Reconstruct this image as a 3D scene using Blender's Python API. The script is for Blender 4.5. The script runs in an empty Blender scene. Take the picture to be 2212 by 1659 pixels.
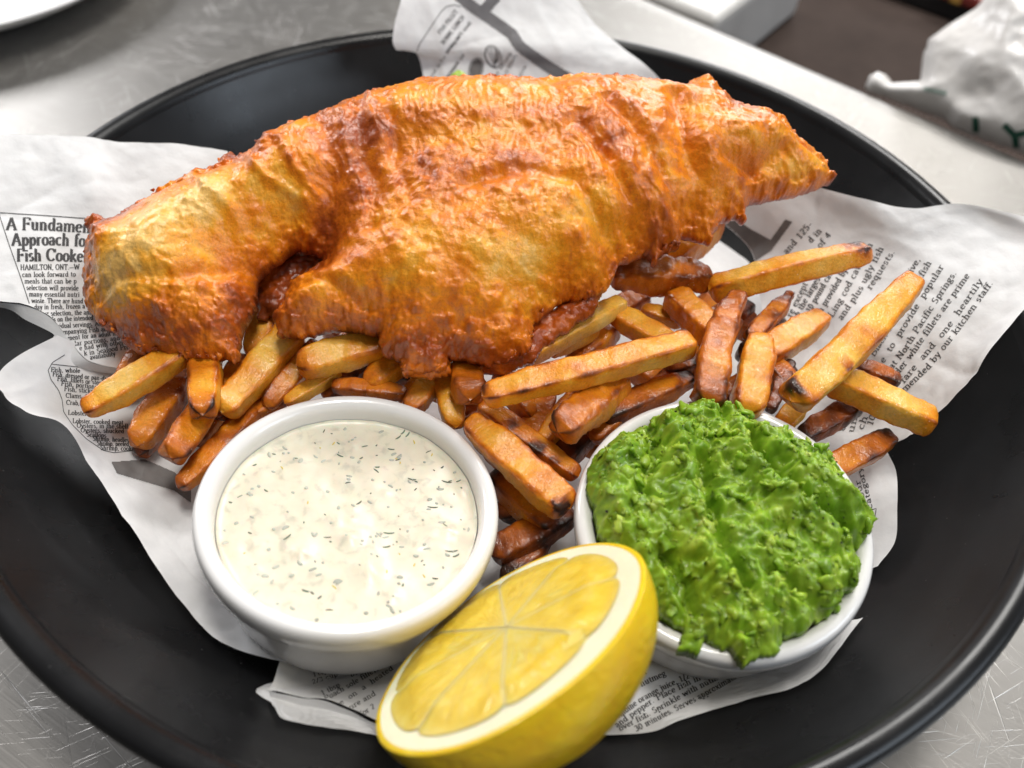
import bpy, math, random
import numpy as np
from mathutils import Vector, Matrix
from mathutils.bvhtree import BVHTree

# ------------------------------------------------------------------ camera, light, exposure
S = 0.01                                   # everything below is written in centimetres
scene = bpy.context.scene
COL = scene.collection
rad = math.radians

CAM = np.array([0.280, -17.921, 20.415])
PITCH, ROLL, HFOV = rad(47.75), rad(4.54), rad(60.0)
FWD = np.array([0.0, math.cos(PITCH), -math.sin(PITCH)])
_r = np.array([1.0, 0.0, 0.0]); _u = np.cross(_r, FWD)
RGT = math.cos(ROLL) * _r + math.sin(ROLL) * _u
UPV = -math.sin(ROLL) * _r + math.cos(ROLL) * _u
FPX = 1106.0 / math.tan(HFOV / 2)

cd = bpy.data.cameras.new('camera'); cam = bpy.data.objects.new('camera', cd); COL.objects.link(cam)
cd.sensor_width = 36.0; cd.lens = 18.0 / math.tan(HFOV / 2)
cd.clip_start = 0.01; cd.clip_end = 50
M = Matrix(((RGT[0], UPV[0], -FWD[0], CAM[0] * S), (RGT[1], UPV[1], -FWD[1], CAM[1] * S),
            (RGT[2], UPV[2], -FWD[2], CAM[2] * S), (0, 0, 0, 1)))
cam.matrix_world = M
cd.dof.use_dof = True; cd.dof.focus_distance = 0.212; cd.dof.aperture_fstop = 11.0
scene.camera = cam

world = bpy.data.worlds.new('World'); scene.world = world; world.use_nodes = True
wn = world.node_tree.nodes; wl = world.node_tree.links
bg = wn['Background']
tc = wn.new('ShaderNodeTexCoord'); sx = wn.new('ShaderNodeSeparateXYZ'); cr = wn.new('ShaderNodeValToRGB')
wl.new(tc.outputs['Generated'], sx.inputs[0]); wl.new(sx.outputs['Z'], cr.inputs[0])
cr.color_ramp.elements[0].position = 0.0; cr.color_ramp.elements[0].color = (0.20, 0.19, 0.18, 1)
cr.color_ramp.elements[1].position = 0.85; cr.color_ramp.elements[1].color = (0.62, 0.62, 0.63, 1)
e = cr.color_ramp.elements.new(0.3); e.color = (0.33, 0.32, 0.31, 1)
wl.new(cr.outputs[0], bg.inputs[0]); bg.inputs[1].default_value = 0.27

def area(name, loc, target, sxy, watts, col=(1, 1, 1)):
    l = bpy.data.lights.new(name, 'AREA'); l.shape = 'RECTANGLE'; l.size, l.size_y = sxy
    l.energy = watts; l.color = col
    o = bpy.data.objects.new(name, l); COL.objects.link(o)
    o.location = loc
    d = Vector(target) - Vector(loc)
    o.rotation_euler = d.to_track_quat('-Z', 'Y').to_euler()
    return o
# ceiling panels of the kitchen: one above and behind the bowl to the right, one to the left, a window wall far behind
area('ceiling_lamp', (0.62, 1.55, 1.75), (0, 0, 0), (0.9, 0.5), 33, (1.0, 0.98, 0.95))
area('ceiling_lamp', (-1.7, 1.5, 1.15), (0, 0, 0), (1.0, 0.6), 28, (0.98, 0.98, 1.0))
area('ceiling_lamp', (0.15, 0.05, 1.9), (0, 0, 0), (0.6, 0.35), 22, (1.0, 0.96, 0.90))
area('window_light', (0.75, 2.6, 0.62), (0, 0, 0.0), (1.1, 0.7), 15, (0.97, 0.98, 1.0))
area('window_light', (1.7, -0.65, 1.1), (0, 0, 0.0), (1.0, 0.9), 13, (0.78, 0.88, 1.0))
cyc = scene.cycles
cyc.max_bounces = 6; cyc.diffuse_bounces = 3; cyc.glossy_bounces = 3; cyc.transmission_bounces = 3
cyc.use_adaptive_sampling = True; cyc.adaptive_threshold = 0.02

vs = scene.view_settings
vs.view_transform = 'Standard'; vs.look = 'None'; vs.gamma = 1.0; vs.exposure = 0.05; vs.use_curve_mapping = False

# ------------------------------------------------------------------ geometry helpers
def ray(x, y):
    return (x - 1106.0) / FPX * RGT - (y - 829.5) / FPX * UPV + FWD
def at(x, y, z):
    """point at height z (cm) that the photograph shows at (x, y)"""
    d = ray(x, y); return CAM + d * ((z - CAM[2]) / d[2])
def at_plane(x, y, O, n):
    d = ray(x, y); return CAM + d * (np.dot(O - CAM, n) / np.dot(d, n))

_rng = np.random.RandomState(7)
_PERM = np.concatenate([_rng.permutation(256)] * 3)
_G = np.array([[1,1,0],[-1,1,0],[1,-1,0],[-1,-1,0],[1,0,1],[-1,0,1],[1,0,-1],[-1,0,-1],[0,1,1],[0,-1,1],[0,1,-1],[0,-1,-1],[1,1,0],[-1,1,0],[0,-1,1],[0,-1,-1]], float)
def perlin(p):
    p = np.asarray(p, float); i = np.floor(p).astype(int); f = p - i; i &= 255
    u = f * f * f * (f * (f * 6 - 15) + 10)
    def g(dx, dy, dz):
        h = _PERM[_PERM[_PERM[i[:, 0] + dx] + i[:, 1] + dy] + i[:, 2] + dz] & 15
        return (_G[h] * (f - np.array([dx, dy, dz]))).sum(1)
    def lp(a, b, t): return a + t * (b - a)
    x0 = lp(lp(g(0,0,0), g(1,0,0), u[:,0]), lp(g(0,1,0), g(1,1,0), u[:,0]), u[:,1])
    x1 = lp(lp(g(0,0,1), g(1,0,1), u[:,0]), lp(g(0,1,1), g(1,1,1), u[:,0]), u[:,1])
    return lp(x0, x1, u[:, 2])
def fbm(p, octv=4, gain=0.5):
    p = np.asarray(p, float); s = 0; a = 1.0
    for k in range(octv):
        s = s + a * perlin(p * (2.03 ** k) + 17.3 * k); a *= gain
    return s
def worley(p):
    p = np.asarray(p, float); i = np.floor(p).astype(int)
    f1 = np.full(len(p), 9.0); f2 = np.full(len(p), 9.0); idv = np.zeros(len(p))
    for dx in (-1, 0, 1):
        for dy in (-1, 0, 1):
            for dz in (-1, 0, 1):
                c = i + np.array([dx, dy, dz]); cm = c & 255
                h = _PERM[_PERM[_PERM[cm[:,0]] + cm[:,1]] + cm[:,2]]
                q = c + np.stack([_PERM[h] , _PERM[h + 57], _PERM[h + 131]], 1) / 255.0
                d = np.sqrt(((q - p) ** 2).sum(1))
                n = d < f1
                f2 = np.where(n, f1, np.minimum(f2, d)); idv = np.where(n, _PERM[h + 200] / 255.0, idv); f1 = np.where(n, d, f1)
    return f1, f2, idv
def sstep(a, b, x):
    t = np.clip((x - a) / (b - a), 0, 1); return t * t * (3 - 2 * t)

def mesh(name, V, Fc, mat, parent=None, col=None, smooth=True, local=False):
    """V in cm, Fc an int array (n,3) or (n,4) or a list of such"""
    V = np.asarray(V, float); Fl = Fc if isinstance(Fc, list) else [Fc]
    Fl = [np.asarray(f, int) for f in Fl if len(f)]
    me = bpy.data.meshes.new(name)
    me.vertices.add(len(V)); me.vertices.foreach_set('co', (V * S).astype(np.float32).ravel())
    nl = sum(f.size for f in Fl); npoly = sum(len(f) for f in Fl)
    me.loops.add(nl); me.loops.foreach_set('vertex_index', np.concatenate([f.ravel() for f in Fl]).astype(np.int32))
    me.polygons.add(npoly)
    tot = np.concatenate([np.full(len(f), f.shape[1]) for f in Fl]).astype(np.int32)
    st = np.concatenate([[0], np.cumsum(tot)[:-1]]).astype(np.int32)
    me.polygons.foreach_set('loop_start', st)
    me.polygons.foreach_set('use_smooth', np.full(npoly, smooth))
    me.update(calc_edges=True); me.validate()
    if col is not None:
        a = me.color_attributes.new('tone', 'FLOAT_COLOR', 'POINT')
        c4 = np.ones((len(V), 4), np.float32); c4[:, :3] = col; a.data.foreach_set('color', c4.ravel())
    if mat: me.materials.append(mat)
    o = bpy.data.objects.new(name, me); COL.objects.link(o)
    if parent is not None: o.parent = parent
    return o
def empty(name):
    o = bpy.data.objects.new(name, None); COL.objects.link(o); o.empty_display_size = 0.02; return o
def tag(o, label=None, cat=None, group=None, kind=None):
    if label: o['label'] = label
    if cat: o['category'] = cat
    if group: o['group'] = group
    if kind: o['kind'] = kind
    return o
def grid_faces(nu, nv, wrap_u=False, wrap_v=False):
    I, J = np.meshgrid(np.arange(nu if wrap_u else nu - 1), np.arange(nv if wrap_v else nv - 1), indexing='ij')
    a = I * nv + J; b = ((I + 1) % nu) * nv + J; c = ((I + 1) % nu) * nv + (J + 1) % nv; d = I * nv + (J + 1) % nv
    return np.stack([a, b, c, d], -1).reshape(-1, 4)
def lathe(prof, n=128, M3=None, O=None):
    P = np.array(prof, float); a = np.linspace(0, 2 * np.pi, n, endpoint=False)
    V = np.stack([np.outer(np.cos(a), P[:, 0]), np.outer(np.sin(a), P[:, 0]), np.tile(P[:, 1], (n, 1))], -1).reshape(-1, 3)
    F = grid_faces(n, len(P), wrap_u=True)
    if M3 is not None: V = V @ M3.T
    if O is not None: V = V + O
    return V, F
def smooth_profile(pts, n=8):
    P = np.array(pts, float); out = []
    for k in range(len(P) - 1):
        p0 = P[max(k - 1, 0)]; p1 = P[k]; p2 = P[k + 1]; p3 = P[min(k + 2, len(P) - 1)]
        for t in np.linspace(0, 1, n, endpoint=False):
            out.append(0.5 * (2 * p1 + (p2 - p0) * t + (2 * p0 - 5 * p1 + 4 * p2 - p3) * t * t + (3 * p1 - p0 - 3 * p2 + p3) * t ** 3))
    out.append(P[-1]); return np.array(out)
def frame(n):
    n = np.asarray(n, float) / np.linalg.norm(n)
    x = np.array([1.0, 0, 0]); x = x - n * x.dot(n); x /= np.linalg.norm(x); y = np.cross(n, x)
    return np.stack([x, y, n], 1)            # columns

# ------------------------------------------------------------------ materials
def new_mat(name):
    m = bpy.data.materials.new(name); m.use_nodes = True
    nt = m.node_tree; return m, nt, nt.nodes['Principled BSDF']
def node(nt, t, **kw):
    n = nt.nodes.new(t)
    for k, v in kw.items():
        if k in n.inputs: n.inputs[k].default_value = v
        else: setattr(n, k, v)
    return n
def ramp(nt, src, stops):
    r = nt.nodes.new('ShaderNodeValToRGB'); el = r.color_ramp.elements
    while len(el) < len(stops): el.new(0.5)
    for q, (p, c) in zip(el, stops):
        q.position = p; q.color = (c if len(c) == 4 else (*c, 1)) if hasattr(c, '__len__') else (c, c, c, 1)
    nt.links.new(src, r.inputs[0]); return r
def noise_tex(nt, scale, detail=4, rough=0.55, vec=None, dist=0.0):
    n = node(nt, 'ShaderNodeTexNoise', Scale=scale, Detail=detail, Roughness=rough, Distortion=dist)
    if vec is not None: nt.links.new(vec, n.inputs['Vector'])
    return n
def objco(nt, scale=None, rot=None):
    t = nt.nodes.new('ShaderNodeTexCoord')
    if scale is None: return t.outputs['Object']
    src = t.outputs['Object']
    if rot:                                  # turn first, then stretch
        r = nt.nodes.new('ShaderNodeMapping'); r.inputs['Rotation'].default_value = rot; nt.links.new(src, r.inputs['Vector']); src = r.outputs[0]
    m = nt.nodes.new('ShaderNodeMapping'); m.inputs['Scale'].default_value = scale
    nt.links.new(src, m.inputs['Vector']); return m.outputs[0]
def bump(nt, bsdf, src, strength, dist, prev=None):
    b = node(nt, 'ShaderNodeBump', Strength=strength, Distance=dist)
    nt.links.new(src, b.inputs['Height'])
    if prev is not None: nt.links.new(prev, b.inputs['Normal'])
    nt.links.new(b.outputs[0], bsdf.inputs['Normal']); return b.outputs[0]
def mixc(nt, fac, a, b, mode='MIX'):
    m = nt.nodes.new('ShaderNodeMix'); m.data_type = 'RGBA'; m.blend_type = mode
    if hasattr(fac, 'is_output') or hasattr(fac, 'links'): nt.links.new(fac, m.inputs[0])
    else: m.inputs[0].default_value = fac
    for k, v in ((6, a), (7, b)):
        if hasattr(v, 'links'): nt.links.new(v, m.inputs[k])
        else: m.inputs[k].default_value = (*v, 1)
    return m.outputs[2]

def mat_fried(name, bump_s, fine, rough, coat, sss, salt=False):
    m, nt, b = new_mat(name)
    at_ = node(nt, 'ShaderNodeAttribute', attribute_name='tone')
    v = objco(nt)
    n1 = noise_tex(nt, fine, 3, 0.65, v); n2 = noise_tex(nt, fine * 0.28, 4, 0.6, v)
    r = ramp(nt, n1.outputs[0], [(0.3, 0.82), (0.52, 1.0), (0.75, 1.12)])
    c = mixc(nt, 1.0, at_.outputs['Color'], r.outputs[0], 'MULTIPLY')
    if salt:
        vo = node(nt, 'ShaderNodeTexVoronoi', Scale=900.0); nt.links.new(v, vo.inputs['Vector'])
        sr = ramp(nt, vo.outputs['Distance'], [(0.10, 0.55), (0.16, 0.0)])
        nz = ramp(nt, noise_tex(nt, 140.0, 2, 0.5, v).outputs[0], [(0.52, 0.0), (0.62, 1.0)])
        mm = node(nt, 'ShaderNodeMath', operation='MULTIPLY'); nt.links.new(sr.outputs[0], mm.inputs[0]); nt.links.new(nz.outputs[0], mm.inputs[1])
        c = mixc(nt, mm.outputs[0], c, (0.8, 0.72, 0.6))
    nt.links.new(c, b.inputs['Base Color'])
    rr = ramp(nt, n2.outputs[0], [(0.3, rough - 0.12), (0.7, rough + 0.15)]); nt.links.new(rr.outputs[0], b.inputs['Roughness'])
    b.inputs['Coat Weight'].default_value = coat; b.inputs['Coat Roughness'].default_value = 0.13
    b.inputs['Subsurface Weight'].default_value = sss; b.inputs['Subsurface Scale'].default_value = 0.004
    b.inputs['Subsurface Radius'].default_value = (1.0, 0.45, 0.15)
    b.inputs['Specular IOR Level'].default_value = 0.3
    p = bump(nt, b, n2.outputs[0], bump_s * 0.7, 0.0012)
    bump(nt, b, n1.outputs[0], bump_s * .6, 0.0006, p)
    n4 = noise_tex(nt, fine * 0.8, 2, 0.6, v)
    bc = node(nt, 'ShaderNodeBump', Strength=min(1.0, bump_s * 0.9), Distance=0.0005); nt.links.new(n4.outputs[0], bc.inputs['Height']); nt.links.new(p, bc.inputs['Normal'])
    nt.links.new(bc.outputs[0], b.inputs['Coat Normal'])
    return m
M_BATTER = mat_fried('fried_batter', 0.5, 1700.0, 0.36, 0.75, 0.0)
M_FRY = mat_fried('fried_potato', 0.4, 1500.0, 0.36, 0.38, 0.15, salt=True)

def mat_steel():
    m, nt, b = new_mat('brushed_steel')
    b.inputs['Metallic'].default_value = 1.0
    base = objco(nt)
    big = noise_tex(nt, 9.0, 3, 0.5, base)
    col = ramp(nt, big.outputs[0], [(0.3, (0.30, 0.285, 0.265)), (0.7, (0.37, 0.36, 0.345))])
    hsum = None; ssum = None
    rs = random.Random(3)
    for k, ang in enumerate((12, 37, 61, 88, 118, 149, 171)):
        v = objco(nt, (22.0 + 6 * k, 1900.0 + 130 * k, 1.0), (0, 0, rad(ang)))
        vo = noise_tex(nt, 1.0, 2.0, 0.5, v, 0.6)
        line = ramp(nt, vo.outputs[0], [(0.67, 0.0), (0.73, 1.0)])
        gate = ramp(nt, noise_tex(nt, 14.0 + 5 * k, 2, 0.5, objco(nt, (1, 1, 1), (0, 0, rad(ang * 3)))).outputs[0], [(0.47, 0.0), (0.60, 1.0)])
        mm = node(nt, 'ShaderNodeMath', operation='MULTIPLY'); nt.links.new(line.outputs[0], mm.inputs[0]); nt.links.new(gate.outputs[0], mm.inputs[1])
        if ssum is None: ssum = mm.outputs[0]
        else:
            ad = node(nt, 'ShaderNodeMath', operation='MAXIMUM'); nt.links.new(ssum, ad.inputs[0]); nt.links.new(mm.outputs[0], ad.inputs[1]); ssum = ad.outputs[0]
    grain = noise_tex(nt, 1.0, 3, 0.6, objco(nt, (40.0, 2600.0, 1.0), (0, 0, rad(28))))
    c2 = mixc(nt, ssum, col.outputs[0], (0.75, 0.74, 0.73)); nt.links.new(c2, b.inputs['Base Color'])
    ro = ramp(nt, grain.outputs[0], [(0.3, 0.36), (0.7, 0.48)]); 
    nt.links.new(ro.outputs[0], b.inputs['Roughness'])
    p = bump(nt, b, grain.outputs[0], 0.06, 0.0002)
    bump(nt, b, ssum, 0.35, 0.0003, p)
    return m
M_STEEL = mat_steel()

def mat_bowl():
    m, nt, b = new_mat('black_matte_glaze')
    v = objco(nt)
    n = noise_tex(nt, 26.0, 5, 0.6, v); n2 = noise_tex(nt, 700.0, 2, 0.5, v)
    c = ramp(nt, n.outputs[0], [(0.3, (0.006, 0.006, 0.0065)), (0.7, (0.010, 0.010, 0.011))])
    vo = node(nt, 'ShaderNodeTexVoronoi', Scale=260.0); nt.links.new(v, vo.inputs['Vector'])
    dust = ramp(nt, vo.outputs['Distance'], [(0.03, 0.5), (0.06, 0.0)])
    c2 = mixc(nt, dust.outputs[0], c.outputs[0], (0.12, 0.12, 0.12))
    nt.links.new(c2, b.inputs['Base Color'])
    r = ramp(nt, n.outputs[0], [(0.35, 0.24), (0.65, 0.36)]); nt.links.new(r.outputs[0], b.inputs['Roughness'])
    b.inputs['Specular IOR Level'].default_value = 0.36
    bump(nt, b, n2.outputs[0], 0.04, 0.0003)
    return m
M_BOWL = mat_bowl()

def mat_simple(name, col, rough=0.5, coat=0.0, sss=0.0, bumps=None, ss_scale=0.003, var=0.0, spec=0.5):
    m, nt, b = new_mat(name)
    b.inputs['Base Color'].default_value = (*col, 1); b.inputs['Roughness'].default_value = rough
    b.inputs['Coat Weight'].default_value = coat; b.inputs['Coat Roughness'].default_value = 0.06
    b.inputs['Specular IOR Level'].default_value = spec
    b.inputs['Subsurface Weight'].default_value = sss; b.inputs['Subsurface Scale'].default_value = ss_scale
    v = objco(nt)
    if var:
        n = noise_tex(nt, 60.0, 5, 0.6, v)
        c = ramp(nt, n.outputs[0], [(0.3, tuple(x * (1 - var) for x in col)), (0.7, tuple(min(1, x * (1 + var)) for x in col))])
        nt.links.new(c.outputs[0], b.inputs['Base Color'])
    if bumps:
        n = noise_tex(nt, bumps[0], 3, 0.6, v); bump(nt, b, n.outputs[0], bumps[1], bumps[2])
    return m
M_CERAMIC = mat_simple('white_ceramic', (0.80, 0.79, 0.78), 0.22, 0.5, 0.0, (40.0, 0.05, 0.001))
M_INK = mat_simple('print_ink', (0.035, 0.033, 0.034), 0.7, var=0.25)
M_GREYINK = mat_simple('halftone_ink', (0.16, 0.15, 0.145), 0.75, var=0.45)
M_BAND = mat_simple('grey_band_ink', (0.13, 0.125, 0.13), 0.75, var=0.15)

def mat_paper():
    m, nt, b = new_mat('newsprint')
    v = objco(nt)
    n = noise_tex(nt, 120.0, 6, 0.65, v); n2 = noise_tex(nt, 1500.0, 3, 0.6, v); n3 = noise_tex(nt, 28.0, 3, 0.5, v, 0.8)
    c = ramp(nt, n.outputs[0], [(0.3, (0.72, 0.72, 0.725)), (0.7, (0.83, 0.83, 0.83))])
    nt.links.new(c.outputs[0], b.inputs['Base Color']); b.inputs['Roughness'].default_value = 0.55
    b.inputs['Specular IOR Level'].default_value = 0.3
    p = bump(nt, b, n3.outputs[0], 0.35, 0.004)
    p = bump(nt, b, n.outputs[0], 0.3, 0.0012, p)
    # translucent sheet: light passes through
    tr = node(nt, 'ShaderNodeBsdfTranslucent', Color=(0.72, 0.72, 0.72, 1))
    mx = node(nt, 'ShaderNodeMixShader'); mx.inputs[0].default_value = 0.14
    nt.links.new(b.outputs[0], mx.inputs[1]); nt.links.new(tr.outputs[0], mx.inputs[2])
    nt.links.new(mx.outputs[0], nt.nodes['Material Output'].inputs[0])
    return m
M_PAPER = mat_paper()

def mat_sauce():
    m, nt, b = new_mat('tartar_sauce')
    v = objco(nt)
    n = noise_tex(nt, 330.0, 3, 0.5, v, 0.4); n2 = noise_tex(nt, 150.0, 3, 0.5, v)
    c = ramp(nt, n.outputs[0], [(0.30, (0.58, 0.54, 0.43)), (0.44, (0.73, 0.67, 0.53)), (0.7, (0.77, 0.71, 0.57))])
    nt.links.new(c.outputs[0], b.inputs['Base Color']); b.inputs['Roughness'].default_value = 0.36
    b.inputs['Subsurface Weight'].default_value = 0.35; b.inputs['Subsurface Scale'].default_value = 0.003
    b.inputs['Coat Weight'].default_value = 0.12; b.inputs['Coat Roughness'].default_value = 0.2
    return m
M_SAUCE = mat_sauce()
M_DILL = mat_simple('dill', (0.11, 0.145, 0.095), 0.5, var=0.6)
M_DILL_SUNK = mat_simple('dill_under_sauce', (0.42, 0.43, 0.36), 0.35, var=0.3)
M_CAPER = mat_simple('onion_bit', (0.72, 0.66, 0.52), 0.15, 0.6, 0.4)
M_ZEST = mat_simple('zest_bit', (0.65, 0.50, 0.08), 0.4)

def mat_peas():
    m, nt, b = new_mat('mashed_peas')
    at_ = node(nt, 'ShaderNodeAttribute', attribute_name='tone')
    v = objco(nt); n = noise_tex(nt, 900.0, 3, 0.6, v); n2 = noise_tex(nt, 260.0, 3, 0.6, v)
    r = ramp(nt, n2.outputs[0], [(0.3, 0.72), (0.7, 1.2)])
    c = mixc(nt, 1.0, at_.outputs['Color'], r.outputs[0], 'MULTIPLY'); nt.links.new(c, b.inputs['Base Color'])
    b.inputs['Roughness'].default_value = 0.42; b.inputs['Coat Weight'].default_value = 0.14; b.inputs['Coat Roughness'].default_value = 0.12
    b.inputs['Subsurface Weight'].default_value = 0.3; b.inputs['Subsurface Scale'].default_value = 0.003
    b.inputs['Subsurface Radius'].default_value = (0.6, 1.0, 0.15)
    p = bump(nt, b, n2.outputs[0], 0.25, 0.0010); bump(nt, b, n.outputs[0], 0.2, 0.0004, p)
    return m
M_PEAS = mat_peas()
M_PEPPER = mat_simple('ground_pepper', (0.02, 0.018, 0.014), 0.6)

def mat_rind():
    m, nt, b = new_mat('lemon_rind')
    v = objco(nt)
    vo = node(nt, 'ShaderNodeTexVoronoi', Scale=520.0, feature='SMOOTH_F1'); nt.links.new(v, vo.inputs['Vector'])
    n = noise_tex(nt, 70.0, 4, 0.6, v)
    c = ramp(nt, n.outputs[0], [(0.28, (0.74, 0.42, 0.012)), (0.55, (0.82, 0.55, 0.012)), (0.8, (0.84, 0.60, 0.07))])
    nt.links.new(c.outputs[0], b.inputs['Base Color']); b.inputs['Roughness'].default_value = 0.34
    b.inputs['Subsurface Weight'].default_value = 0.2; b.inputs['Subsurface Scale'].default_value = 0.003
    b.inputs['Coat Weight'].default_value = 0.15; b.inputs['Coat Roughness'].default_value = 0.2
    r = ramp(nt, vo.outputs['Distance'], [(0.0, 0.0), (0.45, 1.0)])
    p = bump(nt, b, r.outputs[0], 0.22, 0.0006); bump(nt, b, n.outputs[0], 0.2, 0.002, p)
    return m
M_RIND = mat_rind()
M_PITH = mat_simple('lemon_pith', (0.82, 0.77, 0.55), 0.5, 0.0, 0.35, (260.0, 0.12, 0.001), var=0.06)
M_MEMB = mat_simple('lemon_membrane', (0.76, 0.57, 0.13), 0.4, 0.1, 0.4)
def mat_pulp():
    m, nt, b = new_mat('lemon_pulp')
    at_ = node(nt, 'ShaderNodeAttribute', attribute_name='tone')
    v = objco(nt)
    w = noise_tex(nt, 230.0, 3, 0.55, v)
    c = ramp(nt, w.outputs[0], [(0.3, (0.68, 0.46, 0.030)), (0.55, (0.76, 0.55, 0.060)), (0.8, (0.82, 0.65, 0.15))])
    cc = mixc(nt, at_.outputs['Fac'], c.outputs[0], (0.84, 0.72, 0.30)); nt.links.new(cc, b.inputs['Base Color']); b.inputs['Roughness'].default_value = 0.35
    nf = noise_tex(nt, 700.0, 2, 0.5, v); bump(nt, b, nf.outputs[0], 0.12, 0.0008)
    b.inputs['Subsurface Weight'].default_value = 0.6; b.inputs['Subsurface Scale'].default_value = 0.006
    b.inputs['Subsurface Radius'].default_value = (1.0, 0.75, 0.2)
    b.inputs['Coat Weight'].default_value = 0.35; b.inputs['Coat Roughness'].default_value = 0.12
    return m
M_PULP = mat_pulp()
M_BROWN = mat_simple('dark_brown_laminate', (0.055, 0.040, 0.034), 0.85, var=0.12, spec=.08)
M_PLASTIC = mat_simple('cloudy_plastic', (0.80, 0.78, 0.76), 0.4, 0.2, 0.0, (50.0, 0.2, 0.004), ss_scale=0.01, var=0.05)
M_WHITE = mat_simple('white_plastic', (0.82, 0.81, 0.80), 0.35)
M_GREEN = mat_simple('green_print', (0.015, 0.10, 0.065), 0.5)
M_BLACK = mat_simple('black_plastic', (0.006, 0.006, 0.007), 0.5)
M_RED = mat_simple('red_pack', (0.30, 0.05, 0.04), 0.4, var=0.6)
M_YELLOW = mat_simple('yellow_pack', (0.60, 0.35, 0.08), 0.4)

# ------------------------------------------------------------------ the counter and what lies beyond its edge
e0 = at(1532, 53, 0); e1 = at(2212, 341, 0)
ed = (e1 - e0) / np.linalg.norm(e1 - e0); en = np.array([-ed[1], ed[0], 0.0])       # en points away from the camera
if en[1] < 0: en = -en
ez = np.array([0, 0, 1.0])
def edge_pt(u, v, z): return e0 + ed * u + en * v + ez * z
prof = [(-150, 0.0), (-60, 0.0), (-30, 0.0), (-6, 0.0), (-1.2, 0.0), (-0.5, 0.02), (-0.15, -0.08), (0.0, -0.3), (0.0, -1.0), (0.0, -3.2), (-0.6, -3.6), (-150, -3.6)]
us = np.linspace(-140, 110, 26)
V = np.array([edge_pt(u, v, z) for u in us for v, z in prof])
counter = mesh('steel_counter', V, grid_faces(len(us), len(prof)), M_STEEL)
tag(counter, kind='structure')

# dark brown shelf below and behind the counter
def boxm(name, lo, hi, mat, parent=None, bev=0.1, T=None, seg=2):
    import bmesh
    bm = bmesh.new(); bmesh.ops.create_cube(bm, size=1.0)
    lo = np.array(lo, float); hi = np.array(hi, float)
    for v in bm.verts: v.co = Vector((lo + (np.array(v.co) + 0.5) * (hi - lo)))
    if bev: bmesh.ops.bevel(bm, geom=list(bm.edges), offset=bev, segments=seg, affect='EDGES', profile=0.6)
    bm.verts.ensure_lookup_table()
    V = np.array([v.co[:] for v in bm.verts]); Fs = {}
    for f in bm.faces: Fs.setdefault(len(f.verts), []).append([v.index for v in f.verts])
    bm.free()
    if T is not None: V = np.array([T(*v) for v in V])
    return mesh(name, V, [np.array(q) for q in Fs.values()], mat, parent, smooth=False)
shelf = boxm('brown_worktop', (-90, 0.35, -9), (90, 70, -4.0), M_BROWN, T=lambda u, v, z: edge_pt(u, v, z))
tag(shelf, kind='structure')

# serving bowl
BW_R = [0, 7, 9, 10.4, 11.5, 12.4, 13.0, 13.4, 13.5]
BW_Z = [0.8, 0.85, 1.15, 1.7, 2.45, 3.4, 4.2, 4.8, 4.95]
def bowl_z(r): return np.where(r < 13.5, np.interp(r, BW_R, BW_Z), np.where(r < 14.05, 5.08, 0.0))
inner = smooth_profile([(0.001, 0.8), (3.5, 0.8), (7, 0.85), (9, 1.15), (10.4, 1.7), (11.5, 2.45), (12.4, 3.4), (13.0, 4.2), (13.35, 4.72)], 6)
bowl = empty('serving_bowl'); tag(bowl, 'large round matte black bowl holding the whole fish and fries meal', 'bowl')
V, F = lathe(inner, 192); mesh('bowl_interior', V, F, M_BOWL, bowl)
lip = smooth_profile([(13.35, 4.72), (13.44, 4.90), (13.58, 5.01), (13.74, 5.04), (13.89, 5.0), (13.98, 4.9), (14.0, 4.78), (13.93, 4.62)], 6)
V, F = lathe(lip, 192); mesh('rim', V, F, M_BOWL, bowl)
outer = smooth_profile([(13.93, 4.62), (13.6, 4.0), (12.9, 2.9), (11.8, 1.8), (10.2, 0.9), (8.2, 0.35), (7.6, 0.05), (7.0, 0.02), (6.8, 0.3), (0.001, 0.35)], 5)
V, F = lathe(outer, 160); mesh('bowl_outside', V, F, M_BOWL, bowl)

# ------------------------------------------------------------------ newsprint paper
def clear_of_bowl(P, gap=0.06):
    P = P.copy()
    for _ in range(60):
        r = np.hypot(P[:, 0], P[:, 1]); low = P[:, 2] < bowl_z(r) + gap
        if not low.any(): break
        d = CAM - P[low]; d /= np.linalg.norm(d, axis=1)[:, None]; P[low] += d * 0.06
    return P
def catmull(A, n):
    A = np.asarray(A, float); k = len(A)
    t = np.linspace(0, k - 1, n); i = np.minimum(t.astype(int), k - 2); f = (t - i).reshape(-1, *([1] * (A.ndim - 1)))
    def g(j):
        j = np.asarray(j); lo = (2 * A[0] - A[1])[None]; hi = (2 * A[-1] - A[-2])[None]
        return np.concatenate([lo, A, hi])[j + 1]
    p0, p1, p2, p3 = g(i - 1), g(i), g(i + 1), g(i + 2)
    return 0.5 * (2 * p1 + (p2 - p0) * f + (2 * p0 - 5 * p1 + 4 * p2 - p3) * f * f + (3 * p1 - p0 - 3 * p2 + p3) * f ** 3)
class Sheet: pass
PATCH_SEED = [0]
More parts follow.
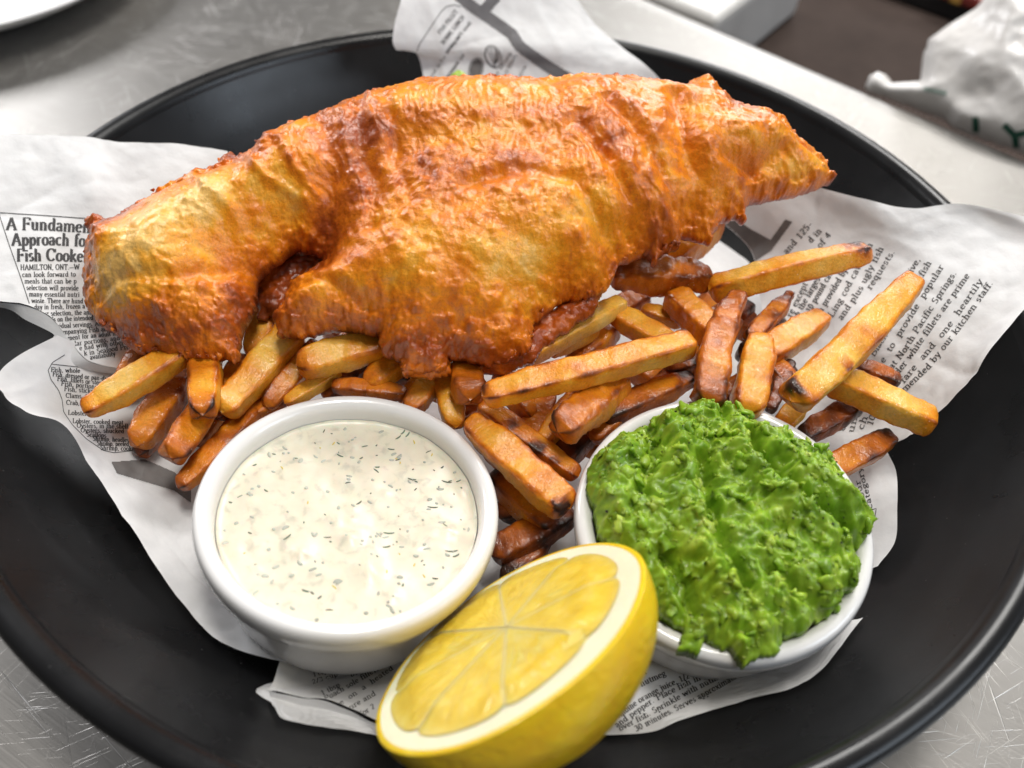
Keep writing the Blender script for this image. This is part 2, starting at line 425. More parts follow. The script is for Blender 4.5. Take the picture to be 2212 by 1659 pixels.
def sheet(name, rows, parent, nu=70, nv=70, crinkle=0.05, creases=4, label=None):
    net = np.array([[at(*p) for p in row] for row in rows])
    G = catmull(net, nu); G = np.swapaxes(catmull(np.swapaxes(G, 0, 1), nv), 0, 1)
    P = G.reshape(-1, 3); PATCH_SEED[0] += 1; sd = PATCH_SEED[0] * 13.7
    du = np.gradient(G, axis=0); dv = np.gradient(G, axis=1); N = np.cross(du, dv).reshape(-1, 3)
    N /= np.linalg.norm(N, axis=1)[:, None] + 1e-9
    rs = np.random.RandomState(PATCH_SEED[0])
    h = crinkle * fbm(P * 0.35 + sd, 3) + 0.9 * crinkle * np.abs(perlin(P * .8 + sd)) + .5 * crinkle * np.abs(perlin(P * 1.9 - sd))
    c0 = P.mean(0)
    cz = 1.0 if creases else 0.0
    h += cz * .018 * (1 - 2 * np.abs(perlin(P * 1.7 + sd * 2)))
    for k in range(creases * 2):                       # sharp fold creases
        a = rs.uniform(0, np.pi); q = P[rs.randint(len(P))]
        dl = (P[:, 0] - q[0]) * math.cos(a) + (P[:, 1] - q[1]) * math.sin(a) + 0.15 * perlin(P * 0.5 + sd + k)
        al = -(P[:, 0] - q[0]) * math.sin(a) + (P[:, 1] - q[1]) * math.cos(a)
        h += rs.choice([-1, 1]) * cz * rs.uniform(.03, .075) * np.exp(-np.abs(dl) / rs.uniform(.08, .2)) * np.exp(-(al / rs.uniform(.7, 2.4)) ** 2)
    P = clear_of_bowl(P + N * h[:, None])
    F = grid_faces(nu, nv)
    o = mesh(name, P, F, M_PAPER, parent)
    if label: o['label'] = label
    s = Sheet(); s.o = o; s.bvh = BVHTree.FromPolygons([tuple(p) for p in P], [tuple(int(i) for i in f) for f in F])
    return s
def on_sheet(s, pts, lift=0.018):
    """pixels -> points lying on the sheet; returns (points, hit mask)"""
    out = np.zeros((len(pts), 3)); ok = np.zeros(len(pts), bool)
    for i, (x, y) in enumerate(pts):
        d = ray(x, y); d = d / np.linalg.norm(d)
        h = s.bvh.ray_cast(Vector(CAM), Vector(d))
        if h[0] is not None:
            out[i] = np.array(h[0]) - d * lift; ok[i] = True
    return out, ok
def decal(name, s, pts, faces, mat, lift=0.018):
    o = _decal(name, s, pts, faces, mat, lift)
    if o is not None: o['kind'] = 'stuff'
    return o
def _decal(name, s, pts, faces, mat, lift):
    if not len(faces): return None
    P, ok = on_sheet(s, pts, lift); F = [f for f in faces if all(ok[i] for i in f)]
    F3 = [f for f in F if len(f) == 3]; F4 = [f for f in F if len(f) == 4]
    if not F: return None
    L = []
    if F3: L.append(np.array(F3))
    if F4: L.append(np.array(F4))
    return mesh(name, P, L, mat, s.o, smooth=False)
# --- a small serif stroke alphabet
def Ln(*c): return np.array(c, float).reshape(-1, 2)
def Ar(cx, cy, rx, ry, a0, a1):
    n = max(5, int(abs(a1 - a0) / 26)); t = np.radians(np.linspace(a0, a1, n))
    return np.stack([cx + rx * np.cos(t), cy + ry * np.sin(t)], 1)
def Sf(x, y, w=0.22): return Ln(x - w / 2, y, x + w / 2, y)
GL = {
 'a': (.46, [Ar(.2, .46, .14, .18, 165, 0), Ln(.34, .46, .34, .08, .43, 0), Ar(.2, .17, .14, .17, 40, 340)]),
 'b': (.5, [Ln(.11, 1, .11, 0), Ar(.27, .32, .16, .32, 180, -180), Sf(.06, 1, .12)]),
 'c': (.43, [Ar(.24, .32, .18, .32, 45, 315)]),
 'd': (.52, [Ln(.39, 1, .39, 0), Ar(.23, .32, .16, .32, 0, 360), Sf(.35, 1, .14), Sf(.45, 0, .12)]),
 'e': (.45, [Ln(.07, .36, .4, .36), Ar(.23, .32, .17, .32, 8, 320)]),
 'f': (.31, [Ln(.14, 0, .14, .8), Ar(.26, .8, .12, .2, 180, 35), Ln(.03, .63, .3, .63), Sf(.14, 0, .24)]),
 'g': (.46, [Ar(.21, .43, .15, .21, 0, 360), Ar(.22, -.11, .19, .16, 0, 360), Ln(.12, .22, .12, .1, .3, .05), Ln(.32, .58, .44, .63)]),
 'h': (.54, [Ln(.12, 1, .12, 0), Ar(.26, .44, .14, .2, 175, 0), Ln(.4, .44, .4, 0), Sf(.12, 0), Sf(.4, 0), Sf(.08, 1, .12)]),
 'i': (.26, [Ln(.13, .64, .13, 0), Sf(.13, 0), Sf(.08, .63, .12), Ln(.13, .8, .13, .92)]),
 'j': (.26, [Ln(.15, .64, .15, -.15), Ar(.03, -.15, .12, .13, 0, -120), Sf(.1, .63, .12), Ln(.15, .8, .15, .92)]),
 'k': (.52, [Ln(.12, 1, .12, 0), Ln(.13, .25, .4, .62), Ln(.22, .36, .46, 0), Sf(.12, 0), Sf(.44, 0, .16), Sf(.4, .63, .16), Sf(.08, 1, .12)]),
 'l': (.26, [Ln(.13, 1, .13, 0), Sf(.13, 0), Sf(.08, 1, .12)]),
 'm': (.8, [Ln(.12, .64, .12, 0), Ar(.26, .45, .14, .19, 175, 0), Ln(.4, .45, .4, 0), Ar(.54, .45, .14, .19, 175, 0), Ln(.68, .45, .68, 0), Sf(.12, 0, .2), Sf(.4, 0, .2), Sf(.68, 0, .2), Sf(.07, .63, .12)]),
 'n': (.54, [Ln(.12, .64, .12, 0), Ar(.26, .44, .14, .2, 175, 0), Ln(.4, .44, .4, 0), Sf(.12, 0), Sf(.4, 0), Sf(.07, .63, .12)]),
 'o': (.48, [Ar(.24, .32, .18, .32, 0, 360)]),
 'p': (.51, [Ln(.12, .64, .12, -.28), Ar(.28, .32, .16, .32, 180, -180), Sf(.12, -.28), Sf(.07, .63, .12)]),
 'q': (.51, [Ln(.39, .64, .39, -.28), Ar(.23, .32, .16, .32, 0, 360), Sf(.39, -.28)]),
 'r': (.38, [Ln(.12, .64, .12, 0), Ar(.26, .42, .14, .22, 170, 50), Sf(.12, 0, .24), Sf(.07, .63, .12)]),
 's': (.38, [Ar(.19, .48, .12, .15, 30, 250), Ar(.19, .17, .13, .17, 75, -150)]),
 't': (.31, [Ln(.14, .84, .14, .12), Ar(.24, .13, .1, .13, 180, 310), Ln(.03, .63, .28, .63)]),
 'u': (.54, [Ln(.12, .64, .12, .2), Ar(.26, .2, .14, .2, 180, 355), Ln(.4, .64, .4, 0), Sf(.08, .63, .12), Sf(.36, .63, .12), Sf(.45, 0, .1)]),
 'v': (.48, [Ln(.06, .64, .24, 0, .42, .64), Sf(.07, .63, .18), Sf(.41, .63, .16)]),
 'w': (.72, [Ln(.06, .64, .2, 0, .36, .6, .52, 0, .66, .64), Sf(.07, .63, .18), Sf(.65, .63, .16)]),
 'x': (.48, [Ln(.07, .64, .41, 0), Ln(.41, .64, .07, 0), Sf(.08, .63, .16), Sf(.4, 0, .16)]),
 'y': (.48, [Ln(.06, .64, .25, 0), Ln(.42, .64, .2, -.25, .08, -.26), Sf(.07, .63, .18), Sf(.41, .63, .16)]),
 'z': (.43, [Ln(.07, .63, .37, .63, .06, .01, .38, .01)]),
 'A': (.72, [Ln(.08, 0, .36, 1), Ln(.36, 1, .64, 0), Ln(.18, .34, .54, .34), Sf(.08, 0), Sf(.62, 0, .26)]),
 'B': (.64, [Ln(.14, 1, .14, 0), Ln(.05, 1, .35, 1), Ar(.35, .76, .2, .24, 90, -90), Ln(.14, .52, .36, .52), Ar(.36, .26, .23, .26, 90, -90), Ln(.05, 0, .36, 0)]),
 'C': (.68, [Ar(.36, .5, .29, .5, 40, 320), Ln(.6, .98, .6, .7)]),
 'D': (.72, [Ln(.14, 1, .14, 0), Ln(.05, 1, .32, 1), Ar(.32, .5, .33, .5, 90, -90), Ln(.05, 0, .32, 0)]),
 'E': (.62, [Ln(.14, 1, .14, 0), Ln(.05, 1, .54, 1, .54, .84), Ln(.14, .52, .4, .52), Ln(.05, 0, .56, 0, .56, .18)]),
 'F': (.58, [Ln(.14, 1, .14, 0), Ln(.05, 1, .53, 1, .53, .8), Ln(.14, .52, .42, .52), Ln(.42, .62, .42, .42), Sf(.14, 0, .26)]),
 'G': (.72, [Ar(.36, .5, .29, .5, 40, 330), Ln(.6, .4, .6, .1), Ln(.46, .42, .66, .42)]),
 'H': (.76, [Ln(.14, 1, .14, 0), Ln(.6, 1, .6, 0), Ln(.14, .52, .6, .52), Sf(.14, 0), Sf(.6, 0), Sf(.14, 1), Sf(.6, 1)]),
 'I': (.34, [Ln(.17, 1, .17, 0), Sf(.17, 0, .26), Sf(.17, 1, .26)]),
 'L': (.6, [Ln(.14, 1, .14, 0), Sf(.14, 1, .26), Ln(.05, 0, .54, 0, .54, .22)]),
 'M': (.88, [Ln(.14, 1, .14, 0), Ln(.14, 1, .44, .1, .74, 1), Ln(.74, 1, .74, 0), Sf(.14, 0), Sf(.74, 0)]),
 'N': (.76, [Ln(.14, 1, .14, 0), Ln(.14, 1, .6, 0), Ln(.6, 1, .6, 0), Sf(.14, 0), Sf(.6, 1), Sf(.1, 1, .14)]),
 'O': (.74, [Ar(.37, .5, .3, .5, 0, 360)]),
 'P': (.6, [Ln(.14, 1, .14, 0), Ln(.05, 1, .34, 1), Ar(.34, .74, .21, .26, 90, -90), Ln(.14, .48, .34, .48), Sf(.14, 0, .26)]),
 'R': (.66, [Ln(.14, 1, .14, 0), Ln(.05, 1, .34, 1), Ar(.34, .75, .2, .25, 90, -90), Ln(.14, .5, .34, .5), Ln(.34, .5, .6, 0), Sf(.14, 0), Sf(.6, 0, .12)]),
 'S': (.54, [Ar(.27, .75, .17, .23, 30, 260), Ar(.27, .26, .19, .26, 80, -150)]),
 'T': (.64, [Ln(.32, 1, .32, 0), Ln(.06, .8, .06, 1, .58, 1, .58, .8), Sf(.32, 0, .28)]),
 'U': (.74, [Ln(.14, 1, .14, .3), Ar(.37, .3, .23, .3, 180, 360), Ln(.6, .3, .6, 1), Sf(.14, 1), Sf(.6, 1)]),
 'W': (.98, [Ln(.06, 1, .28, 0, .5, .9, .72, 0, .92, 1), Sf(.07, 1), Sf(.9, 1)]),
 '0': (.5, [Ar(.25, .48, .18, .48, 0, 360)]), '1': (.5, [Ln(.12, .8, .27, .96, .27, 0), Sf(.27, 0, .28)]),
 '2': (.5, [Ar(.25, .7, .17, .26, 160, -30), Ln(.4, .56, .08, .02, .44, .02)]), '3': (.5, [Ar(.23, .73, .16, .23, 150, -90), Ar(.23, .26, .19, .26, 90, -150)]),
 '4': (.5, [Ln(.34, 0, .34, .96, .05, .28, .46, .28)]), '5': (.5, [Ln(.42, .95, .12, .95, .11, .56), Ar(.24, .3, .18, .29, 130, -150)]),
 '6': (.5, [Ar(.25, .28, .17, .28, 0, 360), Ar(.36, .36, .28, .6, 180, 110)]),
 '/': (.36, [Ln(.04, -.1, .32, 1)]), '.': (.24, [Ln(.12, 0, .12, .1)]), ',': (.24, [Ln(.13, .1, .13, 0, .07, -.14)]),
 '-': (.34, [Ln(.05, .32, .29, .32)]), '_': (.8, [Ln(.0, .34, .8, .34)]), '(': (.32, [Ar(.4, .4, .28, .65, 130, 230)]), ')': (.32, [Ar(-.08, .4, .28, .65, 50, -50)]), ' ': (.3, []),
}
def stroke_quads(pl, w_of, pts, faces):
    """a pen stroke along pl (n,2) -> quads appended to pts/faces"""
    pl = np.asarray(pl, float); d = np.gradient(pl, axis=0); d /= np.linalg.norm(d, axis=1)[:, None] + 1e-9
    w = w_of(d); nrm = np.stack([-d[:, 1], d[:, 0]], 1) * (w / 2)[:, None]
    b = len(pts); n = len(pl)
    for k in range(n): pts.append(pl[k] + nrm[k]); pts.append(pl[k] - nrm[k])
    for k in range(n - 1): faces.append((b + 2 * k, b + 2 * k + 1, b + 2 * k + 3, b + 2 * k + 2))
def resample(pl, step):
    pl = np.asarray(pl, float); L = np.concatenate([[0], np.cumsum(np.linalg.norm(np.diff(pl, axis=0), axis=1))])
    n = max(2, int(L[-1] / step) + 1); t = np.linspace(0, L[-1], n)
    return np.stack([np.interp(t, L, pl[:, k]) for k in (0, 1)], 1)
def write(name, s, lines, mat=M_INK, thick=0.15, thin=0.06, justify=True):
    """lines: (text, baseline [(x,y),...], cap height) in photograph pixels"""
    for text, base, cap in lines:
        pts = []; faces = []
        base = np.array(base, float); bl = resample(base, 2.0)
        L = np.concatenate([[0], np.cumsum(np.linalg.norm(np.diff(bl, axis=0), axis=1))])
        nat = sum(GL[c][0] + .03 for c in text); sx_ = L[-1] / nat
        x = 0.0
        for c in text:
            adv, st = GL[c]
            for q in st:
                big = cap > 18
                q = resample(q, 0.12 if len(q) < 4 else 0.09)
                P = []
                for gx, gy in q:
                    u = (x + gx) * sx_; u_ = np.clip(u, 0, L[-1])
                    px = np.array([np.interp(u_, L, bl[:, 0]), np.interp(u_, L, bl[:, 1])])
                    k = min(len(bl) - 2, max(0, int(np.searchsorted(L, u_) - 1)))
                    k0 = max(0, k - 3); k1 = min(len(bl) - 1, k + 4)
                    t = bl[k1] - bl[k0]; t /= np.linalg.norm(t); px = px + t * (u - u_)
                    P.append(px + np.array([t[1], -t[0]]) * gy * cap)
                P = np.array(P); t0 = bl[-1] - bl[0]; t0 /= np.linalg.norm(t0); up = np.array([t0[1], -t0[0]])
                stroke_quads(P, lambda d: cap * (thin + (thick - thin) * np.abs(d @ up) ** 1.2), pts, faces)
            x += adv + .03
        decal(name, s, pts, faces, mat, 0.012)
def rule(name, s, polylines, w=1.6, mat=M_INK, lift=0.012):
    for pl in polylines:
        pts = []; faces = []
        stroke_quads(resample(pl, 5.0), lambda d: np.full(len(d), w), pts, faces)
        decal(name, s, pts, faces, mat, lift)
def band(name, s, pl, w, mat, lift=0.012):
    pl = catmull(np.array(pl, float), 40); d = np.gradient(pl, axis=0); d /= np.linalg.norm(d, axis=1)[:, None]; nn_ = np.stack([-d[:, 1], d[:, 0]], 1) * w / 2
    fill(name, s, np.concatenate([pl + nn_, (pl - nn_)[::-1]]), mat, 2.0, lift)
def inside(poly, X, Y):
    poly = np.asarray(poly, float); r = np.zeros(X.shape, bool); j = len(poly) - 1
    for i in range(len(poly)):
        xi, yi = poly[i]; xj, yj = poly[j]
        c = ((yi > Y) != (yj > Y)) & (X < (xj - xi) * (Y - yi) / (yj - yi + 1e-12) + xi); r ^= c; j = i
    return r
def fill(name, s, poly, mat, step=1.6, lift=0.012):
    poly = np.array(poly, float); x0, y0 = poly.min(0); x1, y1 = poly.max(0)
    xs = np.arange(x0, x1 + step, step); ys = np.arange(y0, y1 + step, step)
    X, Y = np.meshgrid(xs, ys, indexing='ij'); F = grid_faces(len(xs), len(ys))
    P = np.stack([X.ravel(), Y.ravel()], 1); c = P[F].mean(1); k = inside(poly, c[:, 0], c[:, 1])
    F = F[k]; used, inv = np.unique(F, return_inverse=True)
    return decal(name, s, P[used], [tuple(f) for f in inv.reshape(-1, 4)], mat, lift)

paper = empty('newsprint_paper')
tag(paper, 'crumpled white newspaper-print liner sheet tucked under the fish and fries', 'paper')
# left flap with the headline
A4 = [(-150, 640, 4.9), (0, 654, 4.75), (57, 661, 4.7), (110, 687, 4.5), (150, 735, 4.2), (195, 782, 4.0), (290, 800, 3.4)]
shA = sheet('paper_flap', [
    [(-150, 283, 6.3), (0, 290, 6.1), (100, 294, 6.0), (190, 297, 5.9), (250, 307, 5.75), (370, 312, 5.6), (492, 328, 5.4)],
    [(-150, 380, 5.9), (0, 385, 5.7), (100, 390, 5.6), (200, 400, 5.6), (275, 410, 5.2), (385, 420, 5.1), (500, 440, 4.8)],
    [(-150, 470, 5.5), (0, 480, 5.3), (100, 490, 5.2), (195, 505, 5.0), (290, 520, 4.7), (400, 540, 4.4), (520, 560, 4.1)],
    [(-150, 560, 5.2), (0, 580, 5.0), (80, 590, 4.9), (170, 610, 4.6), (270, 640, 4.1), (380, 660, 3.7), (500, 680, 3.4)],
    A4], paper, 90, 90, 0.05, 5, 'flap printed with a cooking headline')
shA2 = sheet('paper_fold', [A4,
    [(-150, 660, 4.6), (0, 664, 4.55), (57, 692, 4.4), (113, 720, 4.25), (118, 735, 4.15), (160, 790, 3.85), (290, 815, 3.2)]], paper, 12, 60, 0.01, 0)
# lower left flap with the table of portions
shB = sheet('paper_flap', [
    [(125, 724, 4.5), (40, 768, 4.6), (-4, 810, 4.6), (6, 855, 4.4), (65, 893, 4.15), (140, 918, 3.9), (200, 1010, 3.6), (280, 1130, 3.2), (370, 1270, 2.8), (450, 1365, 2.6), (520, 1402, 2.5), (620, 1430, 2.4)],
    [(190, 750, 4.0), (120, 785, 4.1), (90, 820, 4.0), (95, 860, 3.8), (140, 890, 3.6), (195, 930, 3.4), (250, 1010, 3.1), (320, 1110, 2.8), (400, 1230, 2.5), (470, 1320, 2.3), (540, 1370, 2.2), (640, 1400, 2.1)],
    [(300, 770, 3.3), (300, 800, 3.2), (280, 840, 3.1), (280, 870, 3.0), (290, 910, 2.9), (310, 960, 2.7), (340, 1020, 2.5), (400, 1100, 2.3), (470, 1190, 2.0), (540, 1270, 1.8), (600, 1320, 1.7), (690, 1360, 1.7)],
    [(460, 790, 2.6), (450, 830, 2.5), (440, 860, 2.4), (440, 890, 2.3), (440, 930, 2.2), (450, 970, 2.0), (480, 1030, 1.9), (520, 1090, 1.7), (580, 1160, 1.5), (640, 1220, 1.3), (690, 1270, 1.2), (760, 1310, 1.2)]],
    paper, 50, 120, 0.03, 4, 'lower flap printed with a list of seafood')
# flap standing behind the fish
shD = sheet('paper_flap', [
    [(884, -60, 7.7), (985, -60, 7.5), (1090, -50, 7.2), (1190, -40, 6.9), (1235, -20, 6.6)],
    [(851, 55, 6.6), (955, 50, 6.4), (1080, 45, 6.2), (1200, 40, 6.1), (1283, 50, 5.9)],
    [(853, 102, 6.0), (950, 104, 5.8), (1080, 105, 5.7), (1220, 105, 5.6), (1345, 103, 5.5)],
    [(902, 118, 5.4), (985, 140, 5.2), (1100, 150, 5.0), (1250, 155, 5.0), (1405, 150, 5.2)],
    [(925, 240, 4.2), (1000, 250, 4.0), (1120, 260, 3.9), (1270, 260, 3.9), (1480, 230, 4.2)]], paper, 70, 70, 0.05, 5, 'flap with a dark grey band and shellfish drawings')
# right flap with the fish story
shE = sheet('paper_flap', [
    [(1540, 470, 3.6), (1620, 540, 3.2), (1640, 640, 3.0), (1660, 740, 2.8), (1690, 850, 2.6), (1700, 970, 2.3)],
    [(1620, 425, 5.0), (1720, 520, 4.2), (1760, 620, 3.9), (1790, 730, 3.5), (1830, 850, 3.0), (1830, 975, 2.5)],
    [(1715, 398, 5.6), (1830, 500, 4.9), (1880, 600, 4.5), (1910, 700, 4.2), (1930, 810, 3.7), (1905, 965, 2.9)],
    [(1860, 428, 5.9), (1960, 520, 5.4), (2000, 620, 5.0), (2010, 720, 4.6), (1990, 820, 4.1), (1938, 955, 3.2)],
    [(1968, 448, 6.0), (2080, 510, 5.8), (2110, 600, 5.5), (2090, 700, 5.0), (2040, 800, 4.5), (1955, 948, 3.4)],
    [(2080, 440, 6.3), (2180, 500, 6.1), (2190, 600, 5.8), (2130, 710, 5.2), (2062, 815, 4.6), (1965, 941, 3.5)],
    [(2280, 478, 6.7), (2290, 540, 6.5), (2245, 625, 6.0), (2150, 738, 5.4), (2076, 836, 4.8), (1972, 938, 3.6)]], paper, 90, 90, 0.06, 5, 'flap printed with a story set in typewriter letters')
shE2 = sheet('paper_fold', [
    [(1720, 960, 2.4), (1725, 1040, 2.3), (1730, 1120, 2.2), (1730, 1200, 2.1), (1730, 1260, 2.0)],
    [(1830, 970, 2.6), (1840, 1040, 2.6), (1845, 1110, 2.5), (1845, 1170, 2.4), (1835, 1240, 2.2)],
    [(1912, 966, 3.0), (1936, 1020, 3.0), (1938, 1100, 2.9), (1933, 1170, 2.8), (1896, 1222, 2.6)]], paper, 40, 40, 0.03, 2)
# front edge, left of the lemon: printed panel and turned-up edge
Fa = [(582, 1487, 2.75), (615, 1497, 2.7), (652, 1506, 2.65), (712, 1515, 2.6), (800, 1551, 2.5), (900, 1600, 2.4)]
shF = sheet('paper_flap', [
    [(640, 1380, 1.5), (690, 1390, 1.45), (740, 1390, 1.4), (800, 1385, 1.4), (870, 1370, 1.4), (940, 1360, 1.4)],
    [(609, 1416, 2.2), (665, 1420, 1.75), (720, 1430, 1.65), (790, 1440, 1.6), (870, 1440, 1.6), (950, 1430, 1.6)],
    [(592, 1468, 2.7), (640, 1470, 2.2), (690, 1480, 2.05), (750, 1490, 2.0), (830, 1510, 1.95), (920, 1540, 1.95)],
    Fa], paper, 50, 60, 0.02, 2, 'front panel printed with a recipe')
shF2 = sheet('paper_fold', [Fa,
    [(590, 1510, 2.45), (612, 1525, 2.35), (655, 1540, 2.3), (715, 1545, 2.25), (802, 1566, 2.2), (902, 1612, 2.1)],
    [(597, 1524, 2.15), (612, 1549, 2.05), (655, 1561, 2.0), (715, 1570, 2.0), (803, 1581, 1.95), (905, 1622, 1.9)]], paper, 24, 60, 0.015, 1)
shF3 = sheet('paper_fold', [
    [(594, 1474, 2.6), (575, 1478, 2.6), (556, 1487, 2.55)],
    [(596, 1486, 2.45), (578, 1490, 2.4), (553, 1495, 2.4)],
    [(600, 1524, 2.1), (588, 1518, 2.1), (566, 1506, 2.15)]], paper, 16, 16, 0.0, 0)
# front edge, right of the lemon
shG = sheet('paper_flap', [
    [(1300, 1330, 1.4), (1390, 1360, 1.3), (1500, 1380, 1.3), (1620, 1390, 1.35), (1730, 1370, 1.6), (1800, 1310, 2.0)],
    [(1330, 1412, 1.9), (1400, 1424, 1.9), (1500, 1440, 1.8), (1620, 1450, 1.8), (1735, 1432, 2.0), (1820, 1340, 2.4)],
    [(1300, 1500, 2.15), (1390, 1500, 2.15), (1485, 1495, 2.1), (1610, 1480, 2.1), (1745, 1452, 2.2), (1845, 1340, 2.55)],
    [(1230, 1590, 2.1), (1395, 1583, 2.05), (1475, 1554, 2.05), (1610, 1512, 2.1), (1752, 1467, 2.25), (1864, 1335, 2.6)]], paper, 50, 80, 0.03, 3, 'front panel printed with baking instructions')
# the part that lies under everything on the bowl floor
rr_ = np.linspace(0, 9.6, 30); aa = np.linspace(0, 2 * np.pi, 90, endpoint=False)
Q = np.stack([np.outer(np.cos(aa), rr_), np.outer(np.sin(aa), rr_), np.zeros((90, 30))], -1).reshape(-1, 3)
Q[:, 2] = np.interp(np.hypot(Q[:, 0], Q[:, 1]), BW_R, BW_Z) + 0.12 + 0.12 * (fbm(Q * 0.6 + 3, 3) + 0.6)
mesh('paper_base', Q, grid_faces(90, 30, wrap_u=True), M_PAPER, paper)

# --- print on the left flap
rule('rule_line', shA, [[(-40, 455), (0, 459.5), (90, 465), (190, 472)], [(-2, 463), (20, 530), (45, 600), (68, 670)]], 1.9)
write('headline', shA, [('A Fundamental', [(13, 496), (100, 497), (232, 505)], 26), ('Approach for', [(25, 530), (120, 529), (197, 533)], 26), ('Fish Cookery', [(36, 564), (110, 563), (207, 566)], 26)], thick=0.24, thin=0.085)
zb = lambda t, x0, y0, x1, y1, c=10.5: (t, [(x0, y0), (x1, y1)], c)
write('body_text', shA, [
    zb('HAMILTON, ONT._W', 44, 583, 172, 582, 11.5), zb('can look forward to', 48, 598, 164, 597), zb('meals that can be p', 53, 612, 166, 612), zb('selection will provide', 57, 626, 170, 627),
    zb('many essential nutri', 63, 640, 172, 641), zb('waste. There are hund', 68, 654, 180, 655), zb('day in fresh, frozen a', 74, 668, 184, 666), zb('ur selection, the amo', 95, 682, 202, 679),
    zb('ds on the intended pu', 110, 695, 218, 690), zb('vidual servings. As a', 123, 709, 228, 703), zb('mpanying Fish and', 137, 722, 238, 714), zb('ment for an adult is', 147, 735, 252, 724),
    zb('lar portions, and', 162, 747, 260, 734), zb('e had with other', 172, 757, 268, 743), zb('k in Seafood Prod', 182, 768, 288, 752), zb('availability', 195, 777, 250, 768)], thick=0.20, thin=0.095)
# --- print on the lower left flap
Z4 = lambda pts: [(x / 3.0, 553 + y / 3.0) for x, y in pts]
rule('rule_line', shB, [Z4([(420, 640), (340, 690), (312, 740), (330, 800), (380, 870), (402, 930), (412, 1010), (470, 1095), (560, 1185), (670, 1260), (740, 1275), (950, 1250)]), Z4([(330, 700), (560, 725), (800, 742)]), Z4([(770, 650), (800, 740)])], 1.5)
z3 = lambda t, x0, y0, x1, y1, c=10.0: (t, Z4([(x0, y0), (x1, y1)]), c)
write('list_text', shB, [z3('Fish, whole', 330, 750, 520, 757), z3('Fish, dressed or pan-dressed', 340, 778, 770, 815), z3('Fish, fillets or steaks', 370, 808, 690, 838), z3('Fish, portions', 395, 838, 630, 862),
    z3('Fish, sticks', 415, 874, 605, 888), z3('Clams, in the', 425, 918, 650, 925), z3('Crab, cooked', 428, 962, 640, 975), z3('Lobster', 440, 1028, 565, 1034), z3('Lobster, cooked meat', 470, 1082, 800, 1092),
    z3('Oysters, in the shell', 497, 1112, 830, 1118), z3('Oysters, shucked', 522, 1142, 805, 1148), z3('Scallops', 560, 1170, 690, 1177), z3('Shrimp, headless', 600, 1197, 850, 1207), z3('Shrimp, peeled an', 628, 1227, 880, 1234), z3('Shrimp, cooked', 650, 1257, 890, 1263)], thick=0.20, thin=0.095)
fill('printed_picture', shB, Z4([(720, 1335), (940, 1318), (1130, 1400), (1240, 1520), (1240, 1600), (1130, 1520), (900, 1450), (760, 1410)]), M_GREYINK)
# --- print on the flap behind the fish
ZD = lambda pts: [(823 + x * .2976, y * .2976) for x, y in pts]
band('grey_band', shD, ZD([(560, -40), (640, 30), (740, 100), (850, 175), (950, 250), (1010, 335), (1150, 440), (1290, 530), (1420, 600)]), 25, M_BAND)
band('grey_band', shD, ZD([(740, 85), (800, 15), (840, -30)]), 24, M_BAND, .016)
rule('rule_line', shD, [ZD([(255, 385), (280, 320), (340, 230), (440, 80), (480, 45), (530, 35), (580, 50)])], 1.7)
zd = lambda t, x0, y0, x1, y1, c: (t, ZD([(x0, y0), (x1, y1)]), c)
write('recipe_title', shD, [zd('FISH FILLET', 430, 250, 560, 85, 9), zd('BONNE LUNCH', 455, 325, 610, 125, 9), zd('serving (of 1 meal)', 480, 390, 660, 165, 8), zd('meal is for everyone', 350, 590, 590, 240, 7), zd('approximate size', 470, 590, 610, 400, 8), zd('of serving', 840, 560, 950, 385, 7), zd('and fillets', 890, 580, 990, 400, 7), zd('size', 1010, 560, 1060, 480, 8)], thick=0.17, thin=0.08)
def oval(cx, cy, rx, ry, rot, n=30):
    t = np.linspace(0, 2 * np.pi, n); c, s_ = math.cos(rot), math.sin(rot)
    return [(cx + rx * math.cos(a) * c - ry * math.sin(a) * s_, cy + rx * math.cos(a) * s_ + ry * math.sin(a) * c) for a in t]
rule('clam_drawing', shD, [ZD(oval(815, 412, 58, 88, -0.4)), ZD(oval(812, 415, 48, 78, -0.4)), ZD([(765, 345), (800, 420), (825, 495)]), ZD([(790, 340), (815, 410), (832, 490)])] +
     [ZD([(830 + 10 * k, 350 + 12 * k), (828 + 6 * k, 470 - 6 * k)]) for k in range(4)], 1.3)
rule('clam_drawing', shD, [ZD(oval(690, 500, 52, 82, 0.25)), ZD(oval(690, 500, 42, 70, 0.25))], 1.6)
fill('clam_drawing', shD, ZD(oval(692, 500, 40, 68, 0.25)), M_GREYINK, 2.5)
